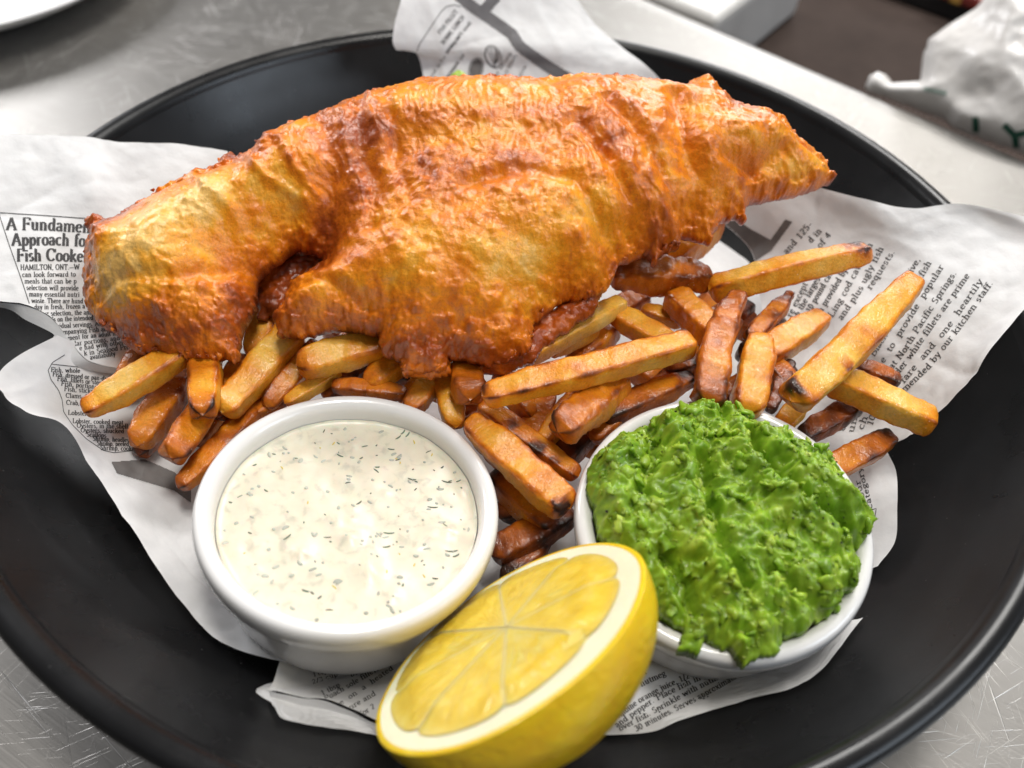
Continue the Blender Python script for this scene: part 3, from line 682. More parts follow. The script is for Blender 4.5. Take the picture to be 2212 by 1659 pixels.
# --- print on the right flap
ZE = lambda pts: [(1481 + x * .3307, 411.5 + y * .3307) for x, y in pts]
ze = lambda t, *c: (t, ZE(np.array(c).reshape(-1, 2)), 13.5)
write('body_text', shE, [ze('mended by our kitchen staff.', 1430, 1318, 1600, 1160, 1800, 900, 2010, 605), ze('fare  and  one  heartily', 1425, 1262, 1560, 1100, 1720, 910, 1945, 590),
    ze('der white fillets are prime', 1390, 1205, 1480, 1090, 1700, 775, 1858, 555), ze('at North Pacific Springs.', 1350, 1170, 1430, 1070, 1600, 800, 1772, 540), ze('e  to  provide  popular', 1295, 1130, 1400, 960, 1550, 720, 1690, 495),
    ze('n. Black Bass and rockfish', 1190, 1155, 1320, 945, 1470, 700, 1608, 470), ze('are alive,', 1400, 680, 1535, 450), ze('requests.', 1210, 650, 1370, 400), ze('and plus ugly fish', 1020, 850, 1150, 660, 1295, 375),
    ze('a Ling cod catch, in', 930, 880, 1050, 680, 1225, 350), ze('n provided by', 890, 800, 1060, 520), ze('10 pound catch', 815, 800, 985, 500), ze('6 the largest', 738, 825, 890, 560), ze('re except', 690, 830, 800, 610), ze('d plus in', 615, 900, 715, 660),
    ze('and 125-', 660, 420, 832, 222), ze('d in', 820, 345, 892, 265), ze('of 4', 880, 380, 955, 290)], thick=0.19, thin=0.12)
write('body_text', shE, [ze('ce', 1035, 1575, 1072, 1480), ze('uni', 1095, 1585, 1130, 1450), ze('ch', 1158, 1565, 1190, 1475), ze('10', 1218, 1540, 1243, 1470)], thick=0.19, thin=0.12)
fill('printed_picture', shE, ZE([(255, 195), (330, 190), (420, 250), (555, 322), (650, 190), (697, 205), (560, 392), (440, 472), (300, 520), (100, 560), (60, 470), (190, 300)]), M_GREYINK)
fill('printed_picture', shE, ZE([(470, 720), (480, 760), (440, 800), (380, 790), (420, 720)]), M_GREYINK)
write('body_text', shE2, [('category', [(1885, 1098), (1876, 1060), (1860, 1008)], 11), ('our', [(1868, 1075), (1856, 1035)], 11)], thick=0.19, thin=0.12)
rule('rule_line', shE2, [[(1868, 1106), (1893, 1098), (1890, 1118)]], 1.6)
# --- print on the front panels
ZF = lambda pts: [(493.7 + x * .1984, 1371.5 + y * .1984) for x, y in pts]
zf = lambda t, x0, y0, x1, y1, c=11.0: (t, ZF([(x0, y0), (x1, y1)]), c)
write('recipe_text', shF, [zf('1/2 tsp', 915, 365, 1110, 320, 9), zf('1 cup', 925, 455, 1078, 412, 9), zf('2/3 cup', 915, 535, 1195, 445, 9.5), zf('chopped', 1270, 390, 1500, 310, 9), zf('approx', 1310, 420, 1530, 330, 9), zf('butter', 1335, 460, 1555, 352, 10),
    zf('1 tbsp', 1020, 660, 1220, 560), zf('Poach sole fillets in white', 1060, 720, 1950, 200), zf('re  on  a  heated', 1190, 790, 1800, 370), zf('ture and', 1300, 830, 1610, 650), zf('for 2', 1450, 885, 1600, 790)], thick=0.20, thin=0.10)
ZG = lambda pts: [(1234.4 + x * .2852, 1344 + y * .2852) for x, y in pts]
zg = lambda t, *c: (t, ZG(np.array(c).reshape(-1, 2)), 13.0)
write('recipe_text', shG, [zg('four', 490, 430, 580, 385), zg('nutmeg', 530, 488, 720, 400), zg('tsp', 385, 610, 440, 580), zg('Combine orange juice, 1/2', 320, 758, 520, 610, 700, 510, 900, 420), zg('and pepper. Place fish in gr', 345, 800, 620, 610, 900, 470, 1060, 400),
    zg('over fish. Sprinkle with nutmeg', 370, 825, 620, 695, 900, 540, 1170, 405), zg('30 minutes. Serves approximately', 490, 830, 760, 690, 960, 590, 1300, 400)], thick=0.20, thin=0.10)

# ------------------------------------------------------------------ ramekins, sauce
def ramekin(center, nrm, label, R=3.25, H=3.1):
    M3 = frame(nrm); O = np.array(center)
    root = empty('ramekin'); tag(root, label, 'ramekin', 'white ramekins at the front of the bowl')
    k = R / 3.25
    pr = smooth_profile([(0.001, -H), (2.2 * k, -H), (2.38 * k, -H + .06), (2.55 * k, -H + .3), (2.78 * k, -2.3), (2.98 * k, -1.1), (3.06 * k, -.78), (3.16 * k, -.7), (3.22 * k, -.55), (3.25 * k, -.28), (3.21 * k, -.08), (3.08 * k, 0.0), (2.93 * k, -.05), (2.84 * k, -.2), (2.80 * k, -.6), (2.72 * k, -1.4), (2.6 * k, -2.4), (2.2 * k, -2.75), (0.001, -2.8)], 5)
    V, F = lathe(pr, 144, M3, O); mesh('ramekin_body', V, F, M_CERAMIC, root)
    return M3, O
ML, OL = ramekin((-3.0, -7.16, 4.42), (0.072, 0.055, 1), 'white ramekin filled with creamy tartar sauce')
MR, OR = ramekin((5.11, -6.80, 4.42), (-0.028, -0.078, 1), 'white ramekin heaped with green mushy peas')

SL = -0.52                                   # sauce level below the rim
nr, na = 90, 220
r_ = np.linspace(0.0, 1.0, nr) ** 0.9 * 2.80; a_ = np.linspace(0, 2 * np.pi, na, endpoint=False)
X = np.outer(np.cos(a_), r_).ravel(); Y = np.outer(np.sin(a_), r_).ravel()
RS = random.Random(11); RN = np.random.RandomState(5)
lumps = [(RS.uniform(-2.6, 2.6), RS.uniform(-2.6, 1.6), RS.uniform(.08, .22), RS.uniform(.015, .04)) for _ in range(16)]
def at_l(x, y):                              # photograph pixel on the sauce surface -> local xy
    p = at_plane(x, y, OL + ML[:, 2] * SL, ML[:, 2]) - OL; return p @ ML[:, 0], p @ ML[:, 1]
for px, py, w, h in ((1015, 1160, .26, .09), (1000, 1050, .16, .05), (790, 1220, .30, .08), (940, 1140, .22, .07), (970, 1150, .2, .07), (760, 1165, .2, .07), (650, 1195, .2, .08), (735, 1160, .18, .05), (560, 1180, .2, .05), (1010, 1240, .18, .06), (850, 1290, .15, .05), (640, 990, .2, .03), (765, 960, .16, .05), (800, 1250, .25, .06), (900, 1190, .2, .06)):
    u, v = at_l(px, py); lumps.append((u, v, w, h))
def sauce_h(X, Y):
    h = 0.045 * perlin(np.stack([X * .9, Y * .9, 0 * X + 4], 1)) + 0.014 * perlin(np.stack([X * 2.6, Y * 2.6, 0 * X + 9], 1))
    for u, v, w, a in lumps: h = h + a * np.exp(-((X - u) ** 2 + (Y - v) ** 2) / w ** 2)
    rr = np.hypot(X, Y); return h + 0.06 * np.exp((rr - 2.80) / 0.06)
Hs = sauce_h(X, Y) + SL
sauce = mesh('tartar_sauce', np.stack([X, Y, Hs], 1) @ ML.T + OL, grid_faces(na, nr, wrap_u=True), M_SAUCE)
tag(sauce, 'creamy off-white tartar sauce flecked with chopped dill', 'sauce')
def sliver(u, v, L, w, ang, bend, lift, mat, name):
    n = 6; t = np.linspace(-.5, .5, n); c, s_ = math.cos(ang), math.sin(ang)
    cx = t * L; cy = bend * (t ** 2 - .25) * L; ww = w * (1 - (2 * t) ** 4 * .6)
    A = []
    for sgn, up in ((1, 0), (0, 1), (-1, 0)):
        x = u + c * cx - s_ * (cy + sgn * ww / 2); y = v + s_ * cx + c * (cy + sgn * ww / 2)
        A.append(np.stack([x, y, sauce_h(x, y) + SL + lift + up * w * .35], 1))
    V = np.concatenate(A) @ ML.T + OL
    return mesh(name, V, grid_faces(3, n), mat, sauce)
for k in range(150):
    a = RS.gauss(.6, 1.5) if k % 2 else RS.uniform(0, 2 * math.pi); q = 2.68 * math.sqrt(RS.random()); sunk = k % 4 < 3
    sliver(q * math.cos(a), q * math.sin(a), RS.uniform(.05, .17) if k % 3 else RS.uniform(.03, .06), RS.uniform(.02, .036) * (2.3 if sunk else 1), RS.gauss(.25, .8), RS.uniform(-.5, .5), 0.002 if sunk else 0.006, M_DILL_SUNK if sunk else M_DILL, 'dill_piece')
for px, py, L, an in ((735, 983, .22, -.4), (780, 990, .12, .8), (815, 1010, .15, .2), (870, 935, .2, 1.0), (880, 940, .2, 1.1), (860, 945, .22, .9), (845, 970, .2, .1), (890, 1035, .25, -.1), (955, 1010, .12, .9), (965, 1040, .3, -.1), (990, 1040, .15, .5), (935, 1095, .3, .1), (840, 1150, .3, .1), (835, 1180, .22, .4), (975, 1190, .35, .2), (985, 1200, .2, .6), (940, 1250, .16, 0), (870, 1265, .1, 1.4), (660, 1275, .2, -.2), (675, 1280, .12, -.6), (620, 1160, .25, .9), (540, 1150, .12, -.3), (550, 1005, .12, .7), (498, 1085, .1, -.1), (690, 1290, .14, .9), (775, 1085, .2, .9), (575, 1060, .14, -.5)):
    u, v = at_l(px, py); sliver(u, v, L * .8, .038, an, .3, .006, M_DILL, 'dill_piece')
for k in range(14):
    a = RS.uniform(0, 2 * math.pi); q = 2.6 * math.sqrt(RS.random()); sliver(q * math.cos(a), q * math.sin(a), RS.uniform(.05, .13), .03, RS.uniform(0, 3), .2, .003, M_ZEST, 'zest_piece')

# ------------------------------------------------------------------ an organic mass grown from an outline lying in a plane
def blur(H, mask, k, it=2):
    for _ in range(it):
        for ax in (0, 1):
            w = np.ones(2 * k + 1) / (2 * k + 1)
            num = np.apply_along_axis(lambda m: np.convolve(m, w, 'same'), ax, H * mask)
            den = np.apply_along_axis(lambda m: np.convolve(m, w, 'same'), ax, mask.astype(float))
            H = np.where(mask, num / np.maximum(den, 1e-6), 0)
    return H
def poly_sdf(P, A, B):
    P = np.asarray(P, float); d2 = np.full(A.shape, 1e9); j = len(P) - 1
    for i in range(len(P)):
        e = P[i] - P[j]; L2 = e @ e + 1e-12
        t = np.clip(((A - P[j][0]) * e[0] + (B - P[j][1]) * e[1]) / L2, 0, 1)
        d2 = np.minimum(d2, (A - P[j][0] - t * e[0]) ** 2 + (B - P[j][1] - t * e[1]) ** 2); j = i
    return np.sqrt(d2) * np.where(inside(P, A, B), 1, -1)
def line_dist(P, A, B):
    P = np.asarray(P, float); d2 = np.full(A.shape, 1e9)
    for i in range(len(P) - 1):
        e = P[i + 1] - P[i]; L2 = e @ e + 1e-12
        t = np.clip(((A - P[i][0]) * e[0] + (B - P[i][1]) * e[1]) / L2, 0, 1)
        d2 = np.minimum(d2, (A - P[i][0] - t * e[0]) ** 2 + (B - P[i][1] - t * e[1]) ** 2)
    return np.sqrt(d2)
def ramp_np(t, stops):
    xs = [s_[0] for s_ in stops]; return np.stack([np.interp(t, xs, [s_[1][k] for s_ in stops]) for k in range(3)], -1)
def close_mass(mask, A, B, top, bot):
    """closed triangle/quad mesh from masked grid with top and bottom heights"""
    idx = -np.ones(mask.shape, int); cell = mask[:-1, :-1] & mask[1:, :-1] & mask[1:, 1:] & mask[:-1, 1:]
    vm = np.zeros(mask.shape, bool); vm[:-1, :-1] |= cell; vm[1:, :-1] |= cell; vm[1:, 1:] |= cell; vm[:-1, 1:] |= cell
    n = vm.sum(); idx[vm] = np.arange(n)
    I, J = np.nonzero(cell)
    q = np.stack([idx[I, J], idx[I + 1, J], idx[I + 1, J + 1], idx[I, J + 1]], 1)
    V = np.concatenate([np.stack([A[vm], B[vm], top[vm]], 1), np.stack([A[vm], B[vm], bot[vm]], 1)])
    F = [q, q[:, ::-1] + n]
    # side walls along boundary edges
    def wall(has, lo, hi, flip):
        a = idx[lo[0][has], lo[1][has]]; b = idx[hi[0][has], hi[1][has]]
        w = np.stack([a, b, b + n, a + n], 1); return w[:, ::-1] if flip else w
    Ii, Jj = np.indices(cell.shape)
    up = np.zeros_like(cell); up[:, 1:] = cell[:, :-1]; has = cell & ~up; F.append(wall(has, (Ii, Jj), (Ii + 1, Jj), True))
    dn = np.zeros_like(cell); dn[:, :-1] = cell[:, 1:]; has = cell & ~dn; F.append(wall(has, (Ii, Jj + 1), (Ii + 1, Jj + 1), False))
    lf = np.zeros_like(cell); lf[1:] = cell[:-1]; has = cell & ~lf; F.append(wall(has, (Ii, Jj), (Ii, Jj + 1), False))
    rt = np.zeros_like(cell); rt[:-1] = cell[1:]; has = cell & ~rt; F.append(wall(has, (Ii + 1, Jj), (Ii + 1, Jj + 1), True))
    return V, F, vm

# ------------------------------------------------------------------ the battered fish
TILT = rad(25.0)
FO = at(960, 470, 6.6); FN = np.array([0, -math.sin(TILT), math.cos(TILT)]); FM = frame(FN)
def fp(x, y):
    p = at_plane(x, y, FO, FN) - FO; return np.array([p @ FM[:, 0], p @ FM[:, 1]])
FISH = [(163, 457), (173, 447), (200, 449), (213, 463), (253, 453), (290, 422), (333, 402), (370, 385), (417, 366), (467, 352), (473, 338), (493, 320), (510, 339), (540, 328), (560, 306), (587, 290), (627, 270), (670, 259), (700, 250), (737, 234), (780, 216), (837, 200), (897, 186), (970, 177), (1024, 171), (1087, 177), (1180, 177), (1230, 168), (1304, 167), (1370, 168), (1437, 179), (1474, 181), (1487, 184), (1498, 164), (1528, 160), (1548, 173), (1562, 194), (1602, 215), (1655, 223), (1695, 240), (1732, 275), (1765, 299), (1798, 311), (1800, 328), (1822, 353), (1805, 362), (1785, 375), (1728, 395), (1675, 407), (1632, 417), (1615, 430), (1617, 457), (1598, 450), (1568, 460), (1552, 477), (1547, 500), (1540, 530), (1510, 520), (1475, 515), (1470, 540), (1434, 555), (1417, 583), (1400, 560), (1364, 573), (1334, 583), (1324, 613), (1304, 640), (1270, 663), (1254, 663), (1220, 664), (1194, 676), (1180, 693), (1154, 713), (1140, 753), (1104, 773), (1054, 786), (1004, 776), (967, 772), (960, 798), (920, 800), (874, 803), (866, 780), (830, 762), (817, 722), (797, 716), (737, 708), (700, 713), (650, 723), (600, 720), (597, 686), (610, 660), (627, 612), (667, 590), (700, 566), (690, 545), (640, 528), (600, 555), (567, 583), (550, 596), (547, 633), (540, 676), (520, 706), (512, 740), (500, 780), (480, 766), (433, 770), (397, 763), (350, 756), (300, 753), (267, 733), (240, 710), (200, 683), (180, 653), (167, 613), (166, 570), (170, 517), (180, 487)]
FISH = [(x, y - (20 if 1150 < x < 1560 and y > 480 else 0)) for x, y in FISH]
poly = np.array([fp(*p) for p in FISH])
st_ = 0.03
aG = np.arange(poly[:, 0].min() - .3, poly[:, 0].max() + .3, st_); bG = np.arange(poly[:, 1].min() - .3, poly[:, 1].max() + .3, st_)
A, B = np.meshgrid(aG, bG, indexing='ij')
sd = poly_sdf(poly, A, B)
PF = np.stack([A.ravel(), B.ravel(), 0 * A.ravel()], 1)
def nz(f, o=0.0, oc=3, fx=1.0, fy=1.0): return fbm(PF * np.array([f * fx, f * fy, 1]) + np.array([o, o * .7, o * 1.3]), oc).reshape(A.shape)
sd = sd + 0.05 + 0.06 * nz(3.2, 3, 3) + 0.035 * nz(9, 8, 2)
mask = sd > 0
# px scale on the plane near the fish
PXC = np.linalg.norm(fp(1000, 470) - fp(900, 470)) / 100.0
def gauss(x, y, rx, ry, ang=0.0):
    c = fp(x, y); dx = A - c[0]; dy = B - c[1]; ca, sa = math.cos(rad(ang)), math.sin(rad(ang))
    u = (dx * ca + dy * sa) / (rx * PXC); v = (-dx * sa + dy * ca) / (ry * PXC)
    return np.exp(-(u * u + v * v))
def groove(pts, w): return np.exp(-(line_dist([fp(*p) for p in pts], A, B) / (w * PXC)) ** 2)
def soft_edge(w): t = np.clip(sd / w, 0, 1); return np.sqrt(np.clip(1 - (1 - t) ** 2, 0, 1))
tq = np.clip(sd / 2.3, 0, 1)
H = 1.25 * (1 - (1 - tq) ** 2.2) ** .85
H = blur(H, mask, 6, 2) * sstep(-0.05, .3, sd) + 0.16 * soft_edge(0.16)
# large forms
for x, y, rx, ry, an, h in ((330, 600, 130, 110, 30, .55), (450, 490, 150, 70, 25, .35), (640, 400, 110, 90, 0, .25), (900, 300, 260, 90, 10, .55), (1020, 560, 220, 110, 0, .55), (1180, 470, 150, 110, -20, .40), (880, 640, 90, 60, 0, .30), (700, 660, 90, 55, 0, .35), (1380, 300, 110, 130, 60, .35), (1330, 450, 90, 130, 35, .45), (1590, 335, 70, 40, 10, .45), (1520, 400, 60, 60, 0, .35), (1480, 240, 80, 40, -20, .3), (1650, 290, 70, 30, -25, .3), (1525, 175, 40, 22, 0, .35), (590, 345, 40, 30, 0, .25), (230, 520, 40, 60, 0, .25), (1430, 480, 40, 90, 25, .35), (1510, 465, 35, 50, 0, .3), (255, 560, 30, 60, 20, .2), (1000, 420, 130, 60, 20, .25)):
    H = H + .8 * h * gauss(x, y, rx, ry, an) * sstep(0, .9, sd)
for pts, w, h in (([(720, 330), (735, 420), (725, 500), (700, 560)], 30, -.22), ([(790, 300), (800, 400), (830, 470), (820, 540)], 20, -.22), ([(860, 330), (870, 430), (900, 500)], 16, -.15),
                  ([(1240, 330), (1300, 420), (1350, 500), (1360, 570)], 18, -.22), ([(1440, 260), (1455, 360), (1500, 440), (1490, 520)], 26, -.30), ([(1290, 280), (1380, 380), (1440, 480)], 16, -.18),
                  ([(620, 640), (720, 640), (800, 690)], 14, -.2), ([(920, 760), (1000, 720), (1130, 710)], 14, -.12), ([(200, 660), (290, 640), (420, 640), (530, 600)], 14, -.16), ([(250, 470), (330, 430), (430, 400), (520, 370)], 12, -.18),
                  ([(1545, 380), (1620, 385), (1680, 340)], 14, -.22), ([(1640, 260), (1720, 310), (1790, 335)], 10, -.15), ([(560, 390), (600, 440), (680, 480)], 10, .10), ([(430, 400), (490, 460), (540, 520)], 14, .08), ([(630, 360), (660, 420), (700, 470)], 9, .10),
                  ([(1010, 470), (1110, 440), (1230, 460), (1290, 540)], 16, -.16)):
    H = H + h * groove(pts, w) * sstep(0, .5, sd)
# wrinkled skin, blistered crumb
warp = 0.5 * nz(.8, 21, 2)
PW = np.stack([(A * 1.0 + B * 0.28 + warp).ravel() * 3.4, B.ravel() * .75, 0 * A.ravel() + 2.2], 1)
wr = .7 * (1 - 2 * np.abs(fbm(PW, 2)).reshape(A.shape)) * sstep(-.35, .25, nz(.9, 91, 2))
PW2 = np.stack([(A + B * 0.5 + warp).ravel() * 6.5, B.ravel() * 1.6, 0 * A.ravel() + 7.2], 1)
wr2 = fbm(PW2, 3).reshape(A.shape)
wz = np.clip(gauss(800, 420, 170, 200) * 1.1 + gauss(1340, 430, 150, 190, 25) * 1.0 + gauss(1000, 280, 330, 110) * .8 + gauss(1600, 330, 200, 120) * .7 + gauss(500, 720, 120, 60) * .9 + .22, 0, 1.1)
H = H + sstep(0, .35, sd) * (wz * (0.048 * wr + 0.022 * wr2))
f1, f2, wid = worley(np.stack([A.ravel() * 2.6, B.ravel() * 2.6, 0 * A.ravel() + 5.5 + .3 * warp.ravel()], 1))
blis = (sstep(.55, .1, f1) * (wid > .5)).reshape(A.shape)
crust = np.clip(sstep(.75, .1, sd) * 1.2 + gauss(400, 700, 160, 60) + gauss(900, 720, 280, 60) * .8 + gauss(600, 360, 60, 40) + gauss(210, 560, 50, 130) * .8, 0, 1)
w1, w2, wi = worley(np.stack([A.ravel() * 6.5 + warp.ravel(), B.ravel() * 6.5, 0 * A.ravel() + 1.5], 1))
bub = (sstep(.5, .1, w1) * (wi > .5)).reshape(A.shape) * sstep(.05, .35, nz(.9, 77, 2) + .35 * crust)
H = H + .035 * bub + 0.10 * blis * (.45 + .55 * crust) + crust * (0.10 * nz(3.5, 31, 3) + 0.05 * nz(8, 35, 2))
smo = sstep(-.25, .3, nz(.7, 95, 2))
H = H + 0.10 * nz(1.3, 41, 3) + (.25 + .75 * np.maximum(smo * .6, crust)) * (0.030 * nz(5.0, 44, 3) + 0.016 * nz(13, 47, 2))
arch = -0.012 * (A - fp(960, 470)[0]) ** 2 * .6
top = H
bot = -(0.9 * soft_edge(1.3)) - .02
# browning of the batter
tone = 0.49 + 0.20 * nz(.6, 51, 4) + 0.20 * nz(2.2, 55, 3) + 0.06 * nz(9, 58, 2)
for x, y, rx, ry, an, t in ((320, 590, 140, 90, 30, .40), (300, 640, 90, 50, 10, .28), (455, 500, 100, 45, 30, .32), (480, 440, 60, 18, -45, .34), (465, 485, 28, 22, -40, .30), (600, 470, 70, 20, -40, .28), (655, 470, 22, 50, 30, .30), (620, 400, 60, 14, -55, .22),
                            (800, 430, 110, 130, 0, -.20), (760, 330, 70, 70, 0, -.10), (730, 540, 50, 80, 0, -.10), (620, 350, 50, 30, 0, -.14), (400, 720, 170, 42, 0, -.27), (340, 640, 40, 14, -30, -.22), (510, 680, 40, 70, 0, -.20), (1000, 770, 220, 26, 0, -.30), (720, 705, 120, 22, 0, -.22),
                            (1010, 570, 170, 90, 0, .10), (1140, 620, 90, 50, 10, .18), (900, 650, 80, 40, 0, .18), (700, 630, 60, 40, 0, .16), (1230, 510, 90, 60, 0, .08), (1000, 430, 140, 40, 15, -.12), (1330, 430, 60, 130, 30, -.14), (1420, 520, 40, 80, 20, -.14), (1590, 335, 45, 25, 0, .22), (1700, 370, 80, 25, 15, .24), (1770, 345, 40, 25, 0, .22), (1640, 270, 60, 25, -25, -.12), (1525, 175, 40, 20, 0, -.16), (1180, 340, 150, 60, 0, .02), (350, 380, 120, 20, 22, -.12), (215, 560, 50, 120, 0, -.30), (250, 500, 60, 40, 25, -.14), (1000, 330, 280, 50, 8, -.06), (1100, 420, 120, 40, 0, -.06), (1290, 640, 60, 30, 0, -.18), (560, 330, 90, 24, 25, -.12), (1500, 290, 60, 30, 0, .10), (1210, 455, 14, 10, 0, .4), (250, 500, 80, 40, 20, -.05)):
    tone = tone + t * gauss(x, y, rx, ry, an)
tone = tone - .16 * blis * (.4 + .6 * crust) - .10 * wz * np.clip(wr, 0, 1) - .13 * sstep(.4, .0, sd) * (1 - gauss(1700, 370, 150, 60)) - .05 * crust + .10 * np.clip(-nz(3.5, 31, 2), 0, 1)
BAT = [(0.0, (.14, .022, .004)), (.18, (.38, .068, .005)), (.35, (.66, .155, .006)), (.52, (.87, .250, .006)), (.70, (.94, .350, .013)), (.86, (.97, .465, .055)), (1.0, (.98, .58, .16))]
V, F, vm = close_mass(mask, A, B, top + arch, bot + arch)
# round the rim of the mass: boundary vertices meet half way
tone = .08 + .93 * np.clip(tone, .08, 1)
c = ramp_np(np.clip(tone[vm], 0, 1), BAT); cb = ramp_np(np.clip(tone[vm] - .2, 0, 1), BAT)
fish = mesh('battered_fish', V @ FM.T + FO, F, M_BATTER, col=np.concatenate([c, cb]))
tag(fish, 'large golden battered fish fillet lying across the fries', 'fish fillet')
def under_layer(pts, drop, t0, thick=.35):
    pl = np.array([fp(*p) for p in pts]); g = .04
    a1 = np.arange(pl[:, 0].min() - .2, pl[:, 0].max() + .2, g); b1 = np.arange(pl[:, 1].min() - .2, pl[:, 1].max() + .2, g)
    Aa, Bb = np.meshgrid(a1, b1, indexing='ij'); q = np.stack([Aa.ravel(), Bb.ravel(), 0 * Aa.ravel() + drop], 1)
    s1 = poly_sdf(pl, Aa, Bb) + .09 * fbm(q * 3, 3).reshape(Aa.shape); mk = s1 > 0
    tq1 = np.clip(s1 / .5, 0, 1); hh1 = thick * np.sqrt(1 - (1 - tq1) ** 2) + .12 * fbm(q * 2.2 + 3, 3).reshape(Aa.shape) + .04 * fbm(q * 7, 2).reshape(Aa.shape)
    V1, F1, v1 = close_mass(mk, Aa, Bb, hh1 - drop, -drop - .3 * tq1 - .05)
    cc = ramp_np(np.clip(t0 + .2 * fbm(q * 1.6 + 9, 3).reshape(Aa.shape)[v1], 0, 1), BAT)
    return mesh('batter_fringe_and_shade', V1 @ FM.T + FO, F1, M_BATTER, fish, col=np.concatenate([cc, cc * .7]))
def shards(P0, NR, sizes, cols, RNG, thick=.3, curl=1.0, align=None):
    """little irregular curved flakes; returns V, F, C"""
    Vs = []; Fs = []; Cs = []; base = 0; nu_, nv_ = 5, 4
    U, W_ = np.meshgrid(np.linspace(-1, 1, nu_), np.linspace(-1, 1, nv_), indexing='ij'); g = grid_faces(nu_, nv_); n_ = nu_ * nv_
    rim = np.array([i * nv_ for i in range(nu_)] + [(nu_ - 1) * nv_ + j for j in range(1, nv_)] + [i * nv_ + nv_ - 1 for i in range(nu_ - 2, -1, -1)] + [j for j in range(nv_ - 2, 0, -1)]); rim2 = np.roll(rim, -1)
    for k in range(len(P0)):
        L = sizes[k]; w = L * RNG.uniform(.45, .9)
        wob = 1 + .3 * RNG.randn(nu_, nv_) * (np.maximum(abs(U), abs(W_)) > .8)
        x = U * L / 2 * np.sqrt(1 - .45 * W_ ** 2) * wob; y = W_ * w / 2 * np.sqrt(1 - .45 * U ** 2) * wob
        z = curl * (.3 * w * (1 - W_ ** 2) * RNG.uniform(.2, 1.4) + .3 * L * U ** 2 * RNG.uniform(-1, 1)) + .06 * L * RNG.randn(nu_, nv_)
        th = RNG.uniform(0, 2 * np.pi) if align is None else align[k] + RNG.randn() * .5
        Fm = frame(NR[k]); T3 = Fm @ np.array([[math.cos(th), -math.sin(th), 0], [math.sin(th), math.cos(th), 0], [0, 0, 1]])
        Pt = np.stack([x, y, z], -1).reshape(-1, 3) @ T3.T + P0[k]; Pb = Pt - Fm[:, 2] * thick * w
        Vs.append(np.concatenate([Pt, Pb])); Fs += [g + base, g[:, ::-1] + base + n_, np.stack([rim2, rim, rim + n_, rim2 + n_], 1) + base]
        Cs.append(np.tile(cols[k], (2 * n_, 1))); base += 2 * n_
    return np.concatenate(Vs), np.concatenate(Fs), np.concatenate(Cs)
RF = np.random.RandomState(21)
eI, eJ = np.nonzero((sd > 0.03) & (sd < .14)); pick = RF.choice(len(eI), 420, replace=False); eI = eI[pick]; eJ = eJ[pick]
ga, gb = np.gradient(sd, st_); gx = ga[eI, eJ]; gy = gb[eI, eJ]
low = gy > -.2                                     # crisp crumbs cling mostly to the lower edges
keep = (low & (RF.rand(len(eI)) < .75)) | (RF.rand(len(eI)) < .04); keep &= (A[eI, eJ] > fp(230, 600)[0]) & (A[eI, eJ] < fp(1480, 500)[0]); eI = eI[keep]; eJ = eJ[keep]; gx = gx[keep]; gy = gy[keep]
pos = np.stack([A[eI, eJ], B[eI, eJ], (top + arch)[eI, eJ] * RF.uniform(.0, 1., len(eI))], 1)
nrm = np.stack([-gx, -gy, 0 * gx + .6], 1) + RF.randn(len(gx), 3) * .5
szs = RF.gamma(2.0, .03, len(gx)) + .05; cls_ = ramp_np(np.clip(tone[eI, eJ] - .05 + RF.randn(len(gx)) * .12, .1, .9), BAT)
Vc, Fc_, Cc = shards(pos, nrm, szs, cls_, RF, .35)
crb = mesh('batter_crumb', Vc @ FM.T + FO, Fc_, M_BATTER, fish, col=Cc); crb['kind'] = 'stuff'
under_layer([(525, 560), (620, 500), (730, 530), (740, 600), (690, 640), (640, 650), (610, 690), (575, 660), (535, 660)], .95, .12)  # dark layer added behind the notch, the recess shade put into its colour
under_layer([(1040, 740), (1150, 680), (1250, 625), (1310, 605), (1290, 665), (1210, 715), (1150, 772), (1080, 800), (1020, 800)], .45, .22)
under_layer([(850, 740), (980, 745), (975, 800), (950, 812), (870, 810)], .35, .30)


# ------------------------------------------------------------------ mushy peas
PN = MR[:, 2]; PO = OR + PN * (-0.15)
def pp(x, y):
    p = at_plane(x, y, PO, PN) - PO; return np.array([p @ MR[:, 0], p @ MR[:, 1]])
ZP = lambda pts: [(1207 + x * .397, 823 + y * .397) for x, y in pts]
PEA = ZP([(690, 150), (750, 120), (820, 130), (890, 120), (955, 160), (1010, 190), (1060, 235), (1150, 230), (1200, 270), (1240, 330), (1330, 350), (1370, 390), (1440, 395), (1490, 440), (1530, 520), (1590, 650), (1660, 690), (1735, 750), (1720, 820), (1700, 880), (1640, 930), (1570, 950), (1640, 995), (1660, 1050), (1620, 1160), (1550, 1190), (1525, 1280), (1460, 1310), (1330, 1380), (1210, 1430), (1190, 1500), (1030, 1545), (1010, 1580), (930, 1550), (900, 1490), (780, 1440), (750, 1510), (650, 1490), (660, 1390), (570, 1330), (500, 1260), (400, 1080), (250, 900), (200, 870), (175, 720), (140, 600), (130, 560), (165, 480), (230, 370), (330, 320), (430, 270), (490, 210), (570, 200), (630, 180)])
PEA = [(x - max(0, x - 1760) * .14, y + max(0, 1080 - y) * .10) for x, y in PEA]
poly2 = np.array([pp(*p) for p in PEA]); st2 = 0.022
aP = np.arange(poly2[:, 0].min() - .3, poly2[:, 0].max() + .3, st2); bP = np.arange(poly2[:, 1].min() - .3, poly2[:, 1].max() + .3, st2)
A2, B2 = np.meshgrid(aP, bP, indexing='ij'); sh = A2.shape
P2 = np.stack([A2.ravel(), B2.ravel(), 0 * A2.ravel()], 1)
sd2 = poly_sdf(poly2, A2, B2)
